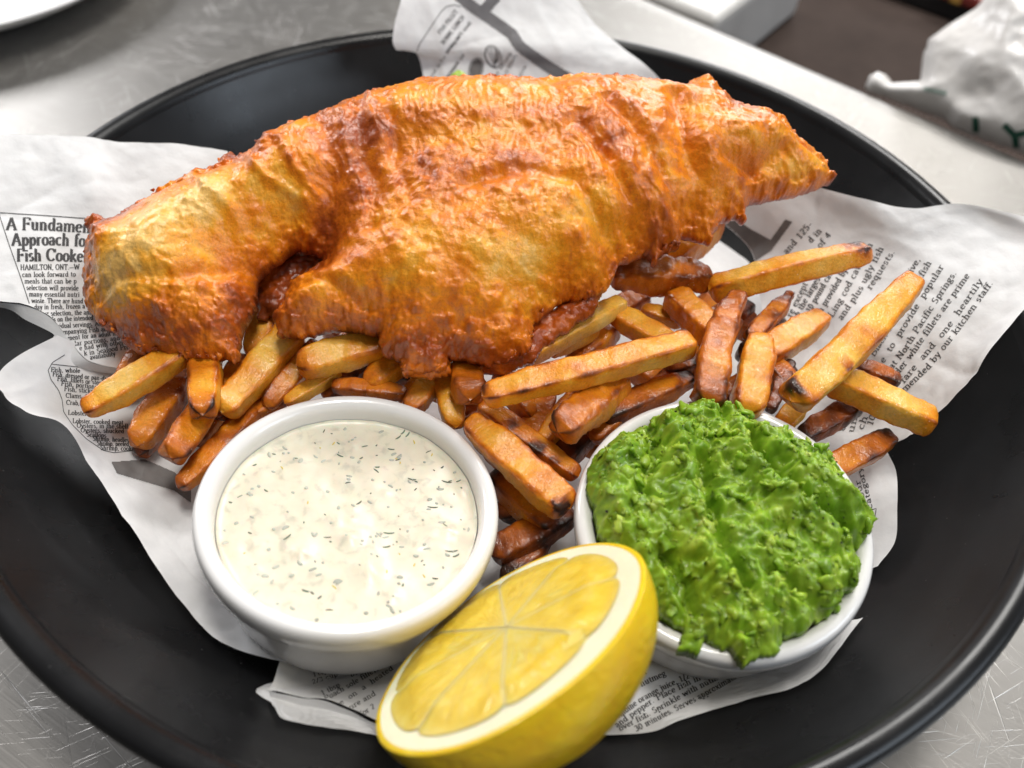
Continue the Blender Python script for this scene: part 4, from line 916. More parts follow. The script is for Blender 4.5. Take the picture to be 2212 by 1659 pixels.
def nz2(f, o, oc=3): return fbm(P2 * f + np.array([o, o * .6, o * 1.7]), oc).reshape(sh)
sd2 = sd2 + .09 * nz2(2.4, 2, 3) + .05 * nz2(7, 5, 2); m2 = sd2 > 0
def se2(w): t = np.clip(sd2 / w, 0, 1); return np.sqrt(np.clip(1 - (1 - t) ** 2, 0, 1))
H2 = blur(.85 * se2(2.0), m2, 6, 2) + .2 * se2(.3)
def gl2(pts, w): return np.exp(-(line_dist([pp(*p) for p in ZP(pts)], A2, B2) / w) ** 2)
wv = .14 * nz2(1.3, 61, 2)
for pts, w, h in (([(985, 400), (1030, 560), (1130, 660), (1290, 790), (1450, 880), (1570, 940)], .13, -.42), ([(740, 540), (750, 760), (800, 940), (890, 1080), (960, 1200)], .16, -.30), ([(490, 330), (480, 520), (430, 700)], .14, -.25), ([(560, 1050), (640, 1190), (700, 1330)], .14, -.28), ([(870, 240), (850, 350), (900, 470)], .12, -.25), ([(1150, 300), (1250, 420), (1420, 520), (1530, 620)], .10, -.14), ([(1060, 1100), (1200, 1200), (1400, 1300)], .12, -.16),
                  ([(860, 380), (950, 560), (1100, 740), (1300, 880), (1480, 950)], .26, .28), ([(600, 430), (650, 700), (700, 950), (800, 1150)], .24, .22), ([(1060, 430), (1250, 600), (1500, 760)], .28, .26), ([(780, 80), (700, 240), (560, 330)], .25, .15), ([(330, 400), (300, 560), (300, 750)], .25, .15)):
    H2 = H2 + 1.6 * h * gl2(pts, w * 1.1)
g1, g2, gid = worley(np.stack([(A2 + wv).ravel() * 2.2, (B2 + wv).ravel() * 2.2, 0 * A2.ravel() + 1.5], 1))
chunk = (sstep(.62, .12, g1) * (.35 + .65 * gid)).reshape(sh)
k1, k2, kid = worley(np.stack([(A2 + .6 * wv).ravel() * 4.6, (B2 - .6 * wv).ravel() * 4.6, 0 * A2.ravel() + 3.5], 1))
chunk2 = (sstep(.6, .15, k1) * (kid > .35) * kid).reshape(sh)
rdg = (1 - 2 * np.abs(fbm(np.stack([(A2 + wv * 2).ravel() * 2.6, (B2 - wv * 2).ravel() * 2.6, 0 * A2.ravel() + 8], 1), 3))).reshape(sh)
ein = sstep(0, .3, sd2)
H2 = H2 + ein * (.26 * chunk + .07 * chunk2 + .10 * rdg) + .06 * nz2(3, 71, 3) + .03 * nz2(8, 73, 2)
H2 = np.where(m2, blur(H2, m2, 1, 1), 0)
V, F, vm2 = close_mass(m2, A2, B2, H2, -0.02 - .5 * sstep(.25, .7, sd2))
tp = .5 + .18 * nz2(.9, 81, 3) + .18 * nz2(3, 85, 2) + .22 * (gid.reshape(sh) - .5) * sstep(.2, .5, chunk) + .25 * (kid.reshape(sh) - .5) * (chunk2 > .2) + .10 * rdg
PEAC = [(0.0, (.060, .155, .007)), (.3, (.13, .265, .010)), (.55, (.21, .365, .017)), (.8, (.325, .475, .036)), (1.0, (.45, .56, .09))]
cP = ramp_np(np.clip(tp[vm2], 0, 1), PEAC)
peas = mesh('mushy_peas', V @ MR.T + PO, F, M_PEAS, col=np.concatenate([cP, cP * .7]))
tag(peas, 'heap of chunky bright green mushy peas in the ramekin', 'mushy peas')
# torn skins and crushed bits standing out of the mash
def surf2(a, b):
    i = np.clip(((a - aP[0]) / st2).astype(int), 2, len(aP) - 3); j = np.clip(((b - bP[0]) / st2).astype(int), 2, len(bP) - 3)
    h = H2[i, j]; n = np.stack([-(H2[i + 2, j] - H2[i - 2, j]) / (4 * st2), -(H2[i, j + 2] - H2[i, j - 2]) / (4 * st2), np.ones(len(a))], 1)
    return h, n / np.linalg.norm(n, axis=1)[:, None], sd2[i, j] > .06
nb = 1300; ra = RN.uniform(poly2[:, 0].min(), poly2[:, 0].max(), nb); rb = RN.uniform(poly2[:, 1].min(), poly2[:, 1].max(), nb)
hh, nn, ok = surf2(ra, rb); ra = ra[ok]; rb = rb[ok]; hh = hh[ok]; nn = nn[ok]; nb = len(ra)
szs = np.where(RN.rand(nb) < .26, RN.uniform(.18, .40, nb), RN.uniform(.05, .14, nb))
fl = np.arctan2(-.9, .55 + .35 * ra / 3.0) + .4 * perlin(np.stack([ra * .8, rb * .8, 0 * ra + 2], 1))      # fork marks run down the heap
ii = np.clip(((ra - aP[0]) / st2).astype(int), 0, len(aP) - 1); jj = np.clip(((rb - bP[0]) / st2).astype(int), 0, len(bP) - 1)
cls_ = ramp_np(np.clip(tp[ii, jj] + RN.randn(nb) * .08 + .03, 0, 1), PEAC)
Vc, Fc_, Cc = shards(np.stack([ra, rb, hh + .0 + .01 * (szs > .2)], 1), nn + RN.randn(nb, 3) * .33, szs, cls_, RN, .34, .8, fl)
Vs = [Vc]; Fs = [Fc_]; Cs = [Cc]
sk = mesh('pea_skin', np.concatenate(Vs) @ MR.T + PO, np.concatenate(Fs), M_PEAS, peas, col=np.concatenate(Cs)); sk['kind'] = 'stuff'
# pepper
ico = np.array([(0, 0, 1), (.9, 0, .3), (.28, .85, .3), (-.72, .53, .3), (-.72, -.53, .3), (.28, -.85, .3), (0, 0, -.4)])
icf = np.array([(0, 1, 2), (0, 2, 3), (0, 3, 4), (0, 4, 5), (0, 5, 1), (6, 2, 1), (6, 3, 2), (6, 4, 3), (6, 5, 4), (6, 1, 5)])
Vs = []; Fs = []; base = 0
for k in range(70):
    a = np.array([RN.uniform(-2.7, 2.7)]); b = np.array([RN.uniform(-2.7, 2.7)]); h, n, o_ = surf2(a, b)
    if not o_[0]: continue
    s_ = RN.uniform(.014, .04); Vs.append(ico * s_ * RN.uniform(.6, 1.5, 3) + np.array([a[0], b[0], h[0]])); Fs.append(icf + base); base += 7
pk = mesh('pepper_grain', np.concatenate(Vs) @ MR.T + PO, np.concatenate(Fs), M_PEPPER, peas, smooth=False); pk['kind'] = 'stuff'

# ------------------------------------------------------------------ lemon half
LN = np.array([-.57, .47, .67]); LN /= np.linalg.norm(LN); LO = np.array([0.62, -9.95, 4.30]); LO = LO + (CAM - LO) * .055
lx = np.array([.60, .80, 0.0]); lx = lx - LN * lx.dot(LN); lx /= np.linalg.norm(lx); LM = np.stack([lx, np.cross(LN, lx), LN], 1)
lem = empty('lemon_half'); tag(lem, 'cut lemon half leaning between the two ramekins, yellow rind to the front', 'lemon')
RA, RB, RC = 2.86, 2.82, 2.08
na = 120; nph = 50
ph = np.linspace(0, np.pi / 2, nph); a_ = np.linspace(0, 2 * np.pi, na, endpoint=False)
PH, AA = np.meshgrid(ph, a_, indexing='ij')
lum = 1 + .012 * fbm(np.stack([np.cos(AA).ravel() * np.cos(PH).ravel() * 1.6, np.sin(AA).ravel() * np.cos(PH).ravel() * 1.6, np.sin(PH).ravel() * 1.6], 1) + 5, 3).reshape(PH.shape)
tip = 1 + .10 * np.exp(-((np.pi / 2 - PH) / .22) ** 2)
x = RA * np.cos(PH) ** .92 * np.cos(AA) * lum; y = RB * np.cos(PH) ** .92 * np.sin(AA) * lum; z = -RC * np.sin(PH) * lum * tip
mesh('rind', np.stack([x, y, z], -1).reshape(-1, 3) @ LM.T + LO, grid_faces(nph, na, wrap_v=True)[:, ::-1], M_RIND, lem)
edge = np.stack([x[0], y[0]], 1)
rings = [(1.0, 0.0, 0), (.985, .025, 0), (.965, .03, 1), (.93, .015, 1), (.86, 0.0, 1), (.80, -.02, 1), (.5, -.04, 1), (.02, -.02, 1)]
def ringmesh(name, rg, mat):
    V = np.concatenate([np.concatenate([edge * f, np.full((na, 1), zz)], 1) for f, zz in rg])
    return mesh(name, V @ LM.T + LO, grid_faces(len(rg), na, wrap_v=True), mat, lem)
ringmesh('rind_edge', [(1.0, 0.0), (.992, .018), (.975, .024), (.962, .022)], M_RIND)
ringmesh('pith', [(.962, .022), (.93, .02), (.88, .012), (.84, .0), (.80, -.01), (.74, -.01)], M_PITH)
ringmesh('membrane', [(.74, -.01), (.66, .08), (.5, .121), (.02, .121)], M_MEMB)
dwn = -(np.array([0, 0, 1.0]) - LN * LN[2]); dwn /= np.linalg.norm(dwn); off = np.array([dwn @ LM[:, 0], dwn @ LM[:, 1]]) * .24
cuts = np.radians([8, 52, 98, 140, 186, 232, 275, 318]); ctr = np.array([.12, -.1])
for k in range(8):
    a0 = cuts[k] + .001; a1 = cuts[(k + 1) % 8] + (2 * np.pi if k == 7 else 0) - .001
    n1, n2 = 56, 44; T, Rr = np.meshgrid(.5 - .5 * np.cos(np.pi * np.linspace(0, 1, n1)), np.linspace(0, 1, n2), indexing='ij')
    an = a0 + (a1 - a0) * T
    rout = .87 * 2.84 * (1 - .06 * (2 * T - 1) ** 6 - .02 * np.sin(an * 3))
    rr = .01 + (rout - .01) * Rr
    # outer rim follows the pith ring although the segments meet off centre
    xx = rr * np.cos(an) + ctr[0] * (1 - Rr) + off[0]; yy = rr * np.sin(an) + ctr[1] * (1 - Rr) + off[1]
    # juice sacs run from the core outwards
    sac = perlin(np.stack([an.ravel() * 16, rr.ravel() * 2.2, 0 * an.ravel() + k * 3.1], 1)).reshape(an.shape)
    sac2 = perlin(np.stack([an.ravel() * 34, rr.ravel() * 5.0, 0 * an.ravel() + k * 5.1], 1)).reshape(an.shape)
    e_ = np.minimum(np.minimum(T, 1 - T) * rr * (a1 - a0), (1 - Rr) * 2.2)
    zz = .13 - .11 * (1 - sstep(0, .6, (1 - Rr) * 2.4)) + (.008 * sac + .020 * sac2) * sstep(0, .2, e_) * sstep(.1, .6, rr) + .006 * math.sin(k * 2.3) + .004 * (1 - sstep(0, .03, e_)) * sstep(0, .3, (1 - Rr) * 2.4)
    mesh('pulp_segment', np.stack([xx, yy, zz], -1).reshape(-1, 3) @ LM.T + LO, grid_faces(n1, n2)[:, ::-1], M_PULP, lem, col=np.repeat((.75 * np.exp(-(np.minimum(T, 1 - T) * rr * (a1 - a0) / .035) ** 2) + .25 * np.exp(-((1 - Rr) * 2.4 / .12) ** 2)).reshape(-1, 1), 3, 1))

# ------------------------------------------------------------------ fries
FRYC = [(0.0, (.035, .010, .004)), (.15, (.22, .045, .004)), (.32, (.54, .135, .006)), (.5, (.74, .245, .009)), (.66, (.80, .36, .028)), (.82, (.86, .48, .072)), (1.0, (.87, .59, .17))]
FRY_N = [0]
def fry(p0, p1, w, label, tone=.62, h=None, roll=0.0, bend=(0, 0), tip=(.75, .75), edge=.22, endb=.25, char=(), rough=1.0, twist=0.2, group='fries piled under the fish'):
    """p0, p1: (px, py, z) ends of the fry; w: width in photograph pixels; bend: sideways and upward bow in cm"""
    FRY_N[0] += 1; sdv = FRY_N[0] * 7.31; rs = np.random.RandomState(FRY_N[0])
    a = at(*p0); b = at(*p1); d = b - a; L = np.linalg.norm(d); d /= L
    dep = np.dot((a + b) / 2 - CAM, FWD); W = .78 * w * dep / FPX; Hh = (h if h else .86) * W
    side = np.cross(d, np.array([0, 0, 1.0])); side /= np.linalg.norm(side) + 1e-9; up = np.cross(side, d)
    n, mth = 60, 36
    t = np.linspace(0, 1, n); tt = .5 - .5 * np.cos(np.pi * t); tt = .4 * tt + .6 * t
    th = np.linspace(0, 2 * np.pi, mth, endpoint=False)
    ce = 2 / 6.5; cx = np.sign(np.cos(th)) * np.abs(np.cos(th)) ** ce; cy = np.sign(np.sin(th)) * np.abs(np.sin(th)) ** ce
    s0 = np.clip(tt * L / (.38 * W), 0, 1); s1 = np.clip((1 - tt) * L / (.38 * W), 0, 1)
    cap0 = (1 - (1 - s0) ** 2.6) ** .5; cap1 = (1 - (1 - s1) ** 2.6) ** .5
    tp_ = (tip[0] + (1 - tip[0]) * sstep(0, .35, tt)) * (tip[1] + (1 - tip[1]) * sstep(0, .35, 1 - tt))
    sc = tp_ * np.maximum(cap0 * cap1, .02) * (1 + .05 * rs.randn() * np.sin(3 * tt + rs.rand() * 6))
    rl = roll + twist * (tt - .5) + rs.uniform(-.05, .05)
    X = np.outer(sc, cx) * W / 2; Y = np.outer(sc, cy) * Hh / 2
    xr = X * np.cos(rl)[:, None] - Y * np.sin(rl)[:, None]; yr = X * np.sin(rl)[:, None] + Y * np.cos(rl)[:, None]
    bow = 4 * tt * (1 - tt)
    C = a[None] + np.outer(tt * L, d) + np.outer(bow * bend[0], side) + np.outer(bow * bend[1], up)
    P = (C[:, None, :] + xr[..., None] * side + yr[..., None] * up).reshape(-1, 3)
    Nn = (cx[None, :, None] * (np.cos(rl)[:, None, None] * side + np.sin(rl)[:, None, None] * up) + cy[None, :, None] * (-np.sin(rl)[:, None, None] * side + np.cos(rl)[:, None, None] * up)).reshape(-1, 3)
    Nn /= np.linalg.norm(Nn, axis=1)[:, None]
    q = P + sdv
    dsp = rough * (.06 * fbm(q * 1.2, 2) + .026 * fbm(q * 4.5, 3) + .010 * fbm(q * 13, 2)) * W / .8
    P = P + Nn * dsp[:, None]
    corner = (np.abs(cx * cy) ** 2.5)[None, :] * np.ones((n, 1))
    endm = np.exp(-(tt * L / (.55 * W)) ** 2)[:, None] + np.exp(-((1 - tt) * L / (.55 * W)) ** 2)[:, None]
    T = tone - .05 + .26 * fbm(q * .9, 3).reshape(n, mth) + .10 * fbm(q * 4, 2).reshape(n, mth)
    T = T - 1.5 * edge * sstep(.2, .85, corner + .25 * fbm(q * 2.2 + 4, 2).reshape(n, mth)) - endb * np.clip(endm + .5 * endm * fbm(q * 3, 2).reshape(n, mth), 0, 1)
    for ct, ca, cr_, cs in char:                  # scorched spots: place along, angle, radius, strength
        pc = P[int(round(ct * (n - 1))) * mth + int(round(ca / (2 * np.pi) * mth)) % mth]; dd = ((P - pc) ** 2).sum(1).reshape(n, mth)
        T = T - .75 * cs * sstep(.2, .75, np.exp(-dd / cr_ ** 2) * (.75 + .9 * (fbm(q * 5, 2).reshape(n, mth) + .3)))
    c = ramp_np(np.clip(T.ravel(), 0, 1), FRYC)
    F = grid_faces(n, mth, wrap_v=True)
    P = np.concatenate([P, [P[:mth].mean(0)], [P[-mth:].mean(0)]]); c = np.concatenate([c, c[:1], c[-1:]])
    k0 = n * mth; r0 = np.arange(mth); tri0 = np.stack([np.full(mth, k0), np.roll(r0, -1), r0], 1); tri1 = np.stack([np.full(mth, k0 + 1), r0 + (n - 1) * mth, np.roll(r0, -1) + (n - 1) * mth], 1)
    org = P.mean(0)
    o = mesh('potato_fry', P - org, [F, tri0, tri1], M_FRY, col=c); o.location = Vector(org * S)
    tag(o, label, 'fry', group); return o
UP, FR = math.pi / 2, 0.0
# left of the sauce
fry((405, 755, 4.5), (180, 890, 4.3), 74, 'long pale fry with a brown pointed tip lying over the seafood list', .80, tip=(1, .7), edge=.30, endb=.32, roll=.1)
fry((447, 740, 4.3), (437, 898, 4.5), 82, 'short stubby golden fry pointing down between two fries left of the sauce', .66, tip=(1, .8), edge=.25)
fry((640, 715, 4.2), (478, 892, 3.9), 92, 'wide pale yellow fry angled down beside the stubby golden one', .74, tip=(1, .9), edge=.22, roll=.15)
fry((850, 735, 4.5), (640, 790, 4.6), 88, 'thick pale golden fry poking out below the fish above the sauce ramekin', .76, tip=(1, .85), edge=.20, roll=.2)
fry((400, 800, 3.2), (295, 965, 3.3), 88, 'broad brown fry underneath the long pale fry at the far left', .44, edge=.12, endb=.1)
fry((445, 875, 3.7), (368, 990, 3.9), 80, 'chunky golden fry with a cut square end left of the sauce', .58, tip=(1, .95), edge=.20, roll=.5)
fry((540, 905, 3.3), (385, 1055, 3.2), 60, 'orange-brown fry tucked against the sauce ramekin, lowest on its left', .42, tip=(1, .7), edge=.14)
fry((735, 800, 3.9), (615, 872, 3.9), 46, 'thin pale wedge of fry just behind the sauce ramekin', .78, edge=.15)
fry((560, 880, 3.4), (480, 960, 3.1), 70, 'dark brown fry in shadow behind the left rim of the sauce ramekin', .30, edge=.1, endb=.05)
fry((320, 745, 3.8), (265, 840, 3.6), 70, 'tan fry half hidden under the left end of the fish', .58, edge=.14)
fry((590, 640, 4.4), (545, 770, 4.0), 80, 'pale fry seen through the notch in the fish', .70, edge=.12)
fry((620, 860, 3.4), (510, 905, 3.3), 60, 'shaded fry below the wide pale yellow fry', .40, edge=.1)
# middle, behind the ramekins
fry((1500, 738, 5.3), (1040, 856, 5.1), 84, 'longest tan fry lying across the middle with a brown blister', .74, h=.8, bend=(-.12, .12), tip=(.9, .8), edge=.34, endb=.34, char=((.58, 1.6, .22, .5), (.99, 1.2, .2, .5)))
fry((1350, 650, 4.9), (1120, 775, 4.6), 64, 'greyish pale fry emerging from under the front of the fish', .86, tip=(.8, 1), edge=.12, endb=.12)
fry((1345, 818, 4.6), (1205, 935, 4.7), 92, 'stubby orange fry with a crumbly cut end above the gap between ramekins', .52, tip=(1, .95), edge=.22, endb=.12, rough=1.8)
fry((1010, 905, 4.3), (1232, 1100, 3.9), 96, 'thick golden fry running down between the ramekins to a charred end', .64, tip=(.7, .95), edge=.26, endb=.22, roll=-.15, char=((.97, .9, .30, .75), (.95, 0.2, .2, .6)))
fry((1035, 870, 4.2), (1250, 1030, 3.7), 58, 'thin brownish fry with dark spots behind the thick golden one', .50, edge=.2, char=((.35, 1.5, .2, .4), (.6, 1.4, .22, .55), (.75, 1.2, .15, .5)))
fry((1003, 760, 4.4), (1016, 866, 4.5), 82, 'stubby orange fry end under the lowest point of the fish', .40, tip=(1, .9), edge=.12, endb=.06, rough=1.5)
fry((955, 780, 4.0), (985, 925, 3.7), 72, 'pale tan upright fry above the right rim of the sauce', .72, edge=.18, endb=.1)
fry((955, 795, 3.9), (880, 890, 3.8), 66, 'tan fry leaning left behind the sauce ramekin rim', .62, edge=.2)
fry((905, 745, 4.2), (790, 835, 4.0), 72, 'pale fry under the batter fringe behind the sauce', .66, edge=.16)
fry((880, 850, 3.9), (715, 832, 4.0), 50, 'orange-brown fry lying along the back rim of the sauce ramekin', .40, edge=.16)
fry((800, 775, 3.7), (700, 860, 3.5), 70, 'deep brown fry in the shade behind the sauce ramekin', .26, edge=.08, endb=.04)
fry((1500, 815, 4.4), (1300, 900, 4.2), 66, 'brown fry resting behind the pea ramekin with scorched patches', .42, edge=.2, char=((.1, 1.4, .3, .5), (.25, 2.0, .2, .4)))
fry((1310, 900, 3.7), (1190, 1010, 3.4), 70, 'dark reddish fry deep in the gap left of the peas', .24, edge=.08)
fry((1190, 850, 3.9), (1130, 960, 3.6), 70, 'shaded tan fry below the longest fry', .50, edge=.14)
fry((1060, 1020, 3.0), (1200, 1150, 2.6), 84, 'brown fry low between the two ramekins', .42, edge=.16)
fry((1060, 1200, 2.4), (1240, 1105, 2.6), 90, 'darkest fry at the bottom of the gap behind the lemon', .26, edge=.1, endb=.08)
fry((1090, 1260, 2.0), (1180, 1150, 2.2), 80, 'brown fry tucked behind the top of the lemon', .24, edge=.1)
fry((1320, 672, 4.6), (1490, 770, 4.5), 66, 'golden fry slanting down behind the longest fry', .68, edge=.22)
fry((1385, 665, 4.5), (1475, 700, 4.3), 44, 'small pale fry under the reddish batter piece', .74, edge=.12)
# right of the fish
fry((1530, 628, 5.1), (1882, 545, 6.0), 72, 'long golden fry over the right-hand story with a dark scorched tip', .80, h=.9, bend=(.10, .18), tip=(1, .85), edge=.26, endb=.26, roll=.25, char=((.86, 1.5, .4, .45), (.92, 1.9, .25, .55)))
fry((1310, 592, 5.2), (1538, 600, 5.2), 92, 'reddish orange crusty fry just below the fish', .34, edge=.1, endb=.06, rough=2.0)
fry((1450, 632, 5.0), (1556, 742, 4.9), 84, 'rounded pale orange fry end beside the reddish one', .56, tip=(.9, .8), edge=.2, endb=.16, rough=1.5)
fry((1598, 632, 5.4), (1530, 875, 5.0), 82, 'dark orange curved fry standing behind the peas', .36, h=.7, bend=(.18, .1), tip=(.75, 1), edge=.16, endb=.12, rough=1.5)
fry((1712, 632, 4.9), (1618, 735, 4.7), 46, 'thin curly brown fry at the edge of the printed story', .50, tip=(.45, .9), edge=.25, rough=2.2, char=((.5, 1.5, .2, .4),))
fry((1645, 722, 5.2), (1612, 895, 4.8), 94, 'oval golden fry with orange rim standing above the pea ramekin', .76, tip=(.7, .9), edge=.30, endb=.20)
fry((1785, 682, 4.9), (1640, 775, 4.7), 76, 'short golden fry between the oval fry and the long raised fry', .70, tip=(.8, 1), edge=.26)
fry((1980, 598, 6.2), (1708, 868, 5.3), 94, 'big tan fry pointing up and out over the typewriter text', .76, h=.85, bend=(-.1, .1), tip=(.8, .95), edge=.24, endb=.28, roll=.2, char=((.68, 1.9, .16, .65), (.5, 1.6, .18, .3), (.97, 1.2, .3, .8)))
fry((1790, 815, 4.9), (2022, 918, 4.6), 82, 'pale golden fry jutting furthest right over the black bowl', .84, h=.9, tip=(1, .95), edge=.24, endb=.30, roll=.1)
fry((1850, 790, 4.3), (1946, 828, 4.4), 56, 'small brown fry tip behind the jutting pale fry', .40, edge=.12)
fry((1860, 872, 4.1), (1725, 945, 3.9), 66, 'dark brown fry shaded under the jutting pale fry', .26, edge=.08)  # low tone paints the shadow under the pale fry into its colour
fry((1932, 940, 3.9), (1770, 1025, 3.6), 72, 'orange fry lowest on the right beside the pea ramekin', .46, tip=(.75, 1), edge=.18, roll=.2)
fry((1735, 868, 4.4), (1680, 925, 4.2), 62, 'pale fry stub below the charred end of the big tan fry', .70, edge=.12)
fry((1712, 780, 4.6), (1660, 890, 4.4), 40, 'thin dark crisp fry squeezed beside the oval fry', .22, edge=.1, rough=2.2)
fry((1550, 475, 5.0), (1420, 575, 4.9), 96, 'golden brown fry under the right side of the fish', .50, edge=.16, char=((.35, 1.2, .22, .4),))
fry((1560, 760, 4.5), (1440, 800, 4.4), 60, 'brown fry under the dark orange curved fry', .40, edge=.16, char=((.6, 1.6, .25, .4),))
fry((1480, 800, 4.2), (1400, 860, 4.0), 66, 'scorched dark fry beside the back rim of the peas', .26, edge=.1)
# narrow ones filling the gaps of the pile
fry((690, 740, 4.0), (575, 880, 3.6), 66, 'narrow amber fry between the two pale fries left of the sauce', .56, edge=.22, roll=.3)
fry((525, 765, 3.9), (470, 905, 3.5), 64, 'narrow brown fry under the fish beside the stubby golden fry', .46, edge=.18)
FRY_N[0] += 1
fry((1075, 800, 4.1), (1150, 905, 3.9), 66, 'amber fry crossing beneath the longest fry', .54, edge=.2, roll=.3)
fry((1255, 845, 4.0), (1165, 965, 3.8), 64, 'narrow golden fry beneath the stubby orange fry', .60, edge=.24)
fry((1405, 835, 4.1), (1275, 950, 3.8), 62, 'amber fry slipping behind the left rim of the pea ramekin', .50, edge=.2)
fry((1590, 690, 4.4), (1490, 815, 4.2), 66, 'golden fry between the rounded end and the dark orange curved fry', .60, edge=.24)
fry((1655, 770, 4.6), (1745, 880, 4.3), 60, 'narrow amber fry crossing under the big tan fry', .52, edge=.2)
FRY_N[0] += 1
fry((355, 880, 2.9), (300, 985, 2.9), 62, 'small amber fry nearest the seafood list box', .48, edge=.2)
fry((930, 800, 3.6), (870, 880, 3.4), 60, 'tan fry tip between the leaning fries behind the sauce', .60, edge=.22)
fry((1180, 760, 4.4), (1290, 700, 4.5), 60, 'pale fry squeezed under the right of the fish flap', .66, edge=.2)
# bed of fries under the fish, showing in the gaps
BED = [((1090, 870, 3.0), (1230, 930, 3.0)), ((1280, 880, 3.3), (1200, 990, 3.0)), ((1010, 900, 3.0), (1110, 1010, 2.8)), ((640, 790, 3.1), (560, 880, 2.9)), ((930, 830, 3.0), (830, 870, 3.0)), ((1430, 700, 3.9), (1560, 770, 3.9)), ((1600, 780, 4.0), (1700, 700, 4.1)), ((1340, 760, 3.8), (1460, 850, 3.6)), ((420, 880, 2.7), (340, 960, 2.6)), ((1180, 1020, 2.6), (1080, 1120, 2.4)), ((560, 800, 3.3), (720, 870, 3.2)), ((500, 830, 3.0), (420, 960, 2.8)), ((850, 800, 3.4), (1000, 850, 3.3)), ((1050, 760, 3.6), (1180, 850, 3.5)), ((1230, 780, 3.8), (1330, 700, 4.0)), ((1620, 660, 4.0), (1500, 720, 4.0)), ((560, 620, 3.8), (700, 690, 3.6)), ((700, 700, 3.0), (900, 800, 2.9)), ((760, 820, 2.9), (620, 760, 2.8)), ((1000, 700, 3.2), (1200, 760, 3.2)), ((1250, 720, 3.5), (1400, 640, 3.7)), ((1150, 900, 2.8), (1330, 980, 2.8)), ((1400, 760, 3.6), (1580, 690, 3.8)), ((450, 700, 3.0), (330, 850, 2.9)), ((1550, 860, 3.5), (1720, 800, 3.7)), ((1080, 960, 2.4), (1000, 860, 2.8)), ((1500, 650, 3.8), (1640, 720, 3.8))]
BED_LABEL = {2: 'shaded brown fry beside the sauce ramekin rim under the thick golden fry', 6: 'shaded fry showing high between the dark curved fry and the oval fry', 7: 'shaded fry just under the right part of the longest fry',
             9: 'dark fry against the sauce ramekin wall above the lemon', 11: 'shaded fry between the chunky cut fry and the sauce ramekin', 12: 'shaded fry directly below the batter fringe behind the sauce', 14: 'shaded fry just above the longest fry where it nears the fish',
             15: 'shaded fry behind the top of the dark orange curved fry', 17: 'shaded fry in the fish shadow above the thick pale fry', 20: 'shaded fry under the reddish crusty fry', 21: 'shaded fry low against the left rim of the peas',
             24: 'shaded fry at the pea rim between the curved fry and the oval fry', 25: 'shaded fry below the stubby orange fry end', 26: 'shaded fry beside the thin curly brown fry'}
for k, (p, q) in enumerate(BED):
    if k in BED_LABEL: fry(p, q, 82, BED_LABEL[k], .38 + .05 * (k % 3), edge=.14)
    else: FRY_N[0] += 1

# ------------------------------------------------------------------ bits behind
pb = at(992, 167, 5.6); u_ = np.linspace(0, np.pi, 12); v_ = np.linspace(0, 2 * np.pi, 18, endpoint=False); Uu, Vv = np.meshgrid(u_, v_, indexing='ij')
Pk = np.stack([.26 * np.sin(Uu) * np.cos(Vv), .2 * np.sin(Uu) * np.sin(Vv), .2 * np.cos(Uu)], -1).reshape(-1, 3); Pk = Pk * (1 + .25 * perlin(Pk * 6 + 2))[:, None]
crumb = mesh('pea_piece', Pk + pb, grid_faces(12, 18, wrap_v=True), M_PEAS, col=np.tile(np.array([[.36, .52, .03]]), (len(Pk), 1)))
tag(crumb, 'bright green pea crumb on the paper behind the fish', 'pea')

# white plate, top left
q0 = at(-5, 57, 1.5); q1 = at(172, -2, 1.5); qm = (q0 + q1) / 2; qd = q1 - q0; ql = np.linalg.norm(qd); qn = np.array([-qd[1], qd[0], 0]) / ql
V, F = lathe(smooth_profile([(0.001, 0.5), (6, 0.5), (8, .7), (10.2, 1.5), (10.5, 1.62), (10.6, 1.5), (8.2, .2), (6, 0.02), (0.001, .02)], 4), 96, None, qm * np.array([1, 1, 0]) + qn * math.sqrt(10.6 ** 2 - ql ** 2 / 4))
pl = mesh('white_plate', V, F, M_WHITE); tag(pl, 'corner of a round white plate on the steel counter behind the bowl', 'plate')

# things beyond the counter edge
def edge_uv(p): q = p - e0; return q @ ed, q @ en
u0, v0 = edge_uv(at(1540, 50, -0.6)); uf, vf = edge_uv(at(1618, -8, 0.1)); ub0, vb0 = edge_uv(at(1540, 50, 0.1)); skw = (uf - ub0) / (vf - vb0); u0 = ub0 - (vb0 - .6) * skw
tub = boxm('takeaway_box', (u0 - 22, 0.6, -4.0), (u0, 13, 0.1), mat_simple('translucent_plastic', (.60, .585, .56), .4, var=.08), bev=.5, seg=3, T=lambda u, v, z: edge_pt(u + (v - .6) * skw, v, z)); tag(tub, 'cloudy plastic box beyond the counter edge behind the paper flap', 'box')
ub, vb = edge_uv(at(1890, 190, 0.3))
# plastic bag
BGN = -en * .8 + ez * .6; BGO = edge_pt(ub + 8, 2.0, 0.6); BM = frame(BGN)
def bp(x, y):
    p = at_plane(x, y, BGO, BGN) - BGO; return np.array([p @ BM[:, 0], p @ BM[:, 1]])
bpoly = np.array([bp(*p) for p in [(1868, 192), (1878, 166), (1898, 156), (1916, 162), (1930, 180), (1985, 176), (1990, 130), (2005, 88), (2050, 55), (2105, 22), (2150, -30), (2330, -60), (2360, 420), (2212, 338), (2060, 284), (2040, 262), (1990, 245), (1912, 214), (1880, 206)]])
ag = np.arange(bpoly[:, 0].min() - .3, bpoly[:, 0].max() + .3, .12); bg_ = np.arange(bpoly[:, 1].min() - .3, bpoly[:, 1].max() + .3, .12)
A3, B3 = np.meshgrid(ag, bg_, indexing='ij'); sd3 = poly_sdf(bpoly, A3, B3); m3 = sd3 > 0
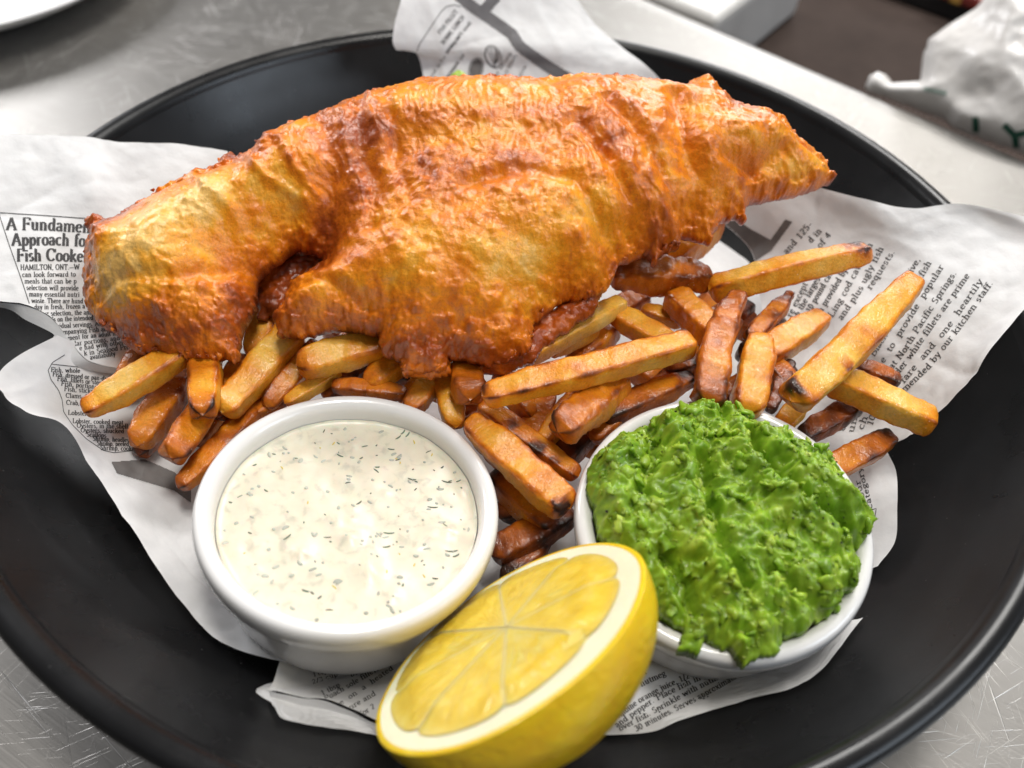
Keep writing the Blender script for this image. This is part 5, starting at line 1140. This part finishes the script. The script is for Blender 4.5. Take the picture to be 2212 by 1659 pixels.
P3 = np.stack([A3.ravel(), B3.ravel(), 0 * A3.ravel()], 1)
t3 = np.clip(sd3 / 3.0, 0, 1); H3 = 1.6 * np.sqrt(1 - (1 - t3) ** 2) + (.30 * (1 - 2 * np.abs(fbm(P3 * .33 + 3, 2))) + .05 * (1 - 2 * np.abs(fbm(P3 * 1.1, 2)))).reshape(A3.shape) * sstep(0, .8, sd3)
V, F, vm3 = close_mass(m3, A3, B3, H3, -.6 * t3 - .01)
bag = mesh('plastic_bag', V @ BM.T + BGO, F, M_PLASTIC); tag(bag, 'crumpled cloudy white plastic bag with green lettering behind the counter', 'bag')
sb = Sheet(); sb.o = bag; Wv = V @ BM.T + BGO; sb.bvh = BVHTree.FromPolygons([tuple(p) for p in Wv], [tuple(int(i) for i in f) for q in F for f in q])
ZB = lambda pts: [(1475 + x / 3.0, y / 3.0) for x, y in pts]
rule('green_letter', sb, [ZB([(1895, 760), (1900, 860)]), ZB([(2080, 810), (2150, 880), (2165, 980)]), ZB([(2150, 880), (2230, 860)])], 14, M_GREEN, .05)
rule('green_letter', sb, [ZB([(1560, 575), (1710, 605)])], 9, mat_simple('faded_green_print', (.30, .38, .34), .5), .05)
# dark tray and printed packet at the very back
ut, vt = edge_uv(at(2030, 15, -3.4))
tray = boxm('black_tray', (ut - 9, vt, -4.0), (ut + 12, vt + 12, -2.9), M_BLACK, bev=.2, T=lambda u, v, z: edge_pt(u, v, z)); tag(tray, 'black tray lying behind the brown worktop area', 'tray')
pk_ = empty('snack_packet'); tag(pk_, 'red and yellow printed packet on the black tray above the bag', 'packet')
up_, vp = edge_uv(at(2092, 8, -2.2))
boxm('packet_body', (up_ - 2.6, vp + 1.0, -2.9), (up_ + 3, vp + 6, -2.1), M_RED, pk_, .25, T=lambda u, v, z: edge_pt(u, v, z))
boxm('packet_stripe', (up_ - 1.4, vp + .98, -2.88), (up_ - .7, vp + 6.02, -2.08), M_YELLOW, pk_, .1, T=lambda u, v, z: edge_pt(u, v, z))
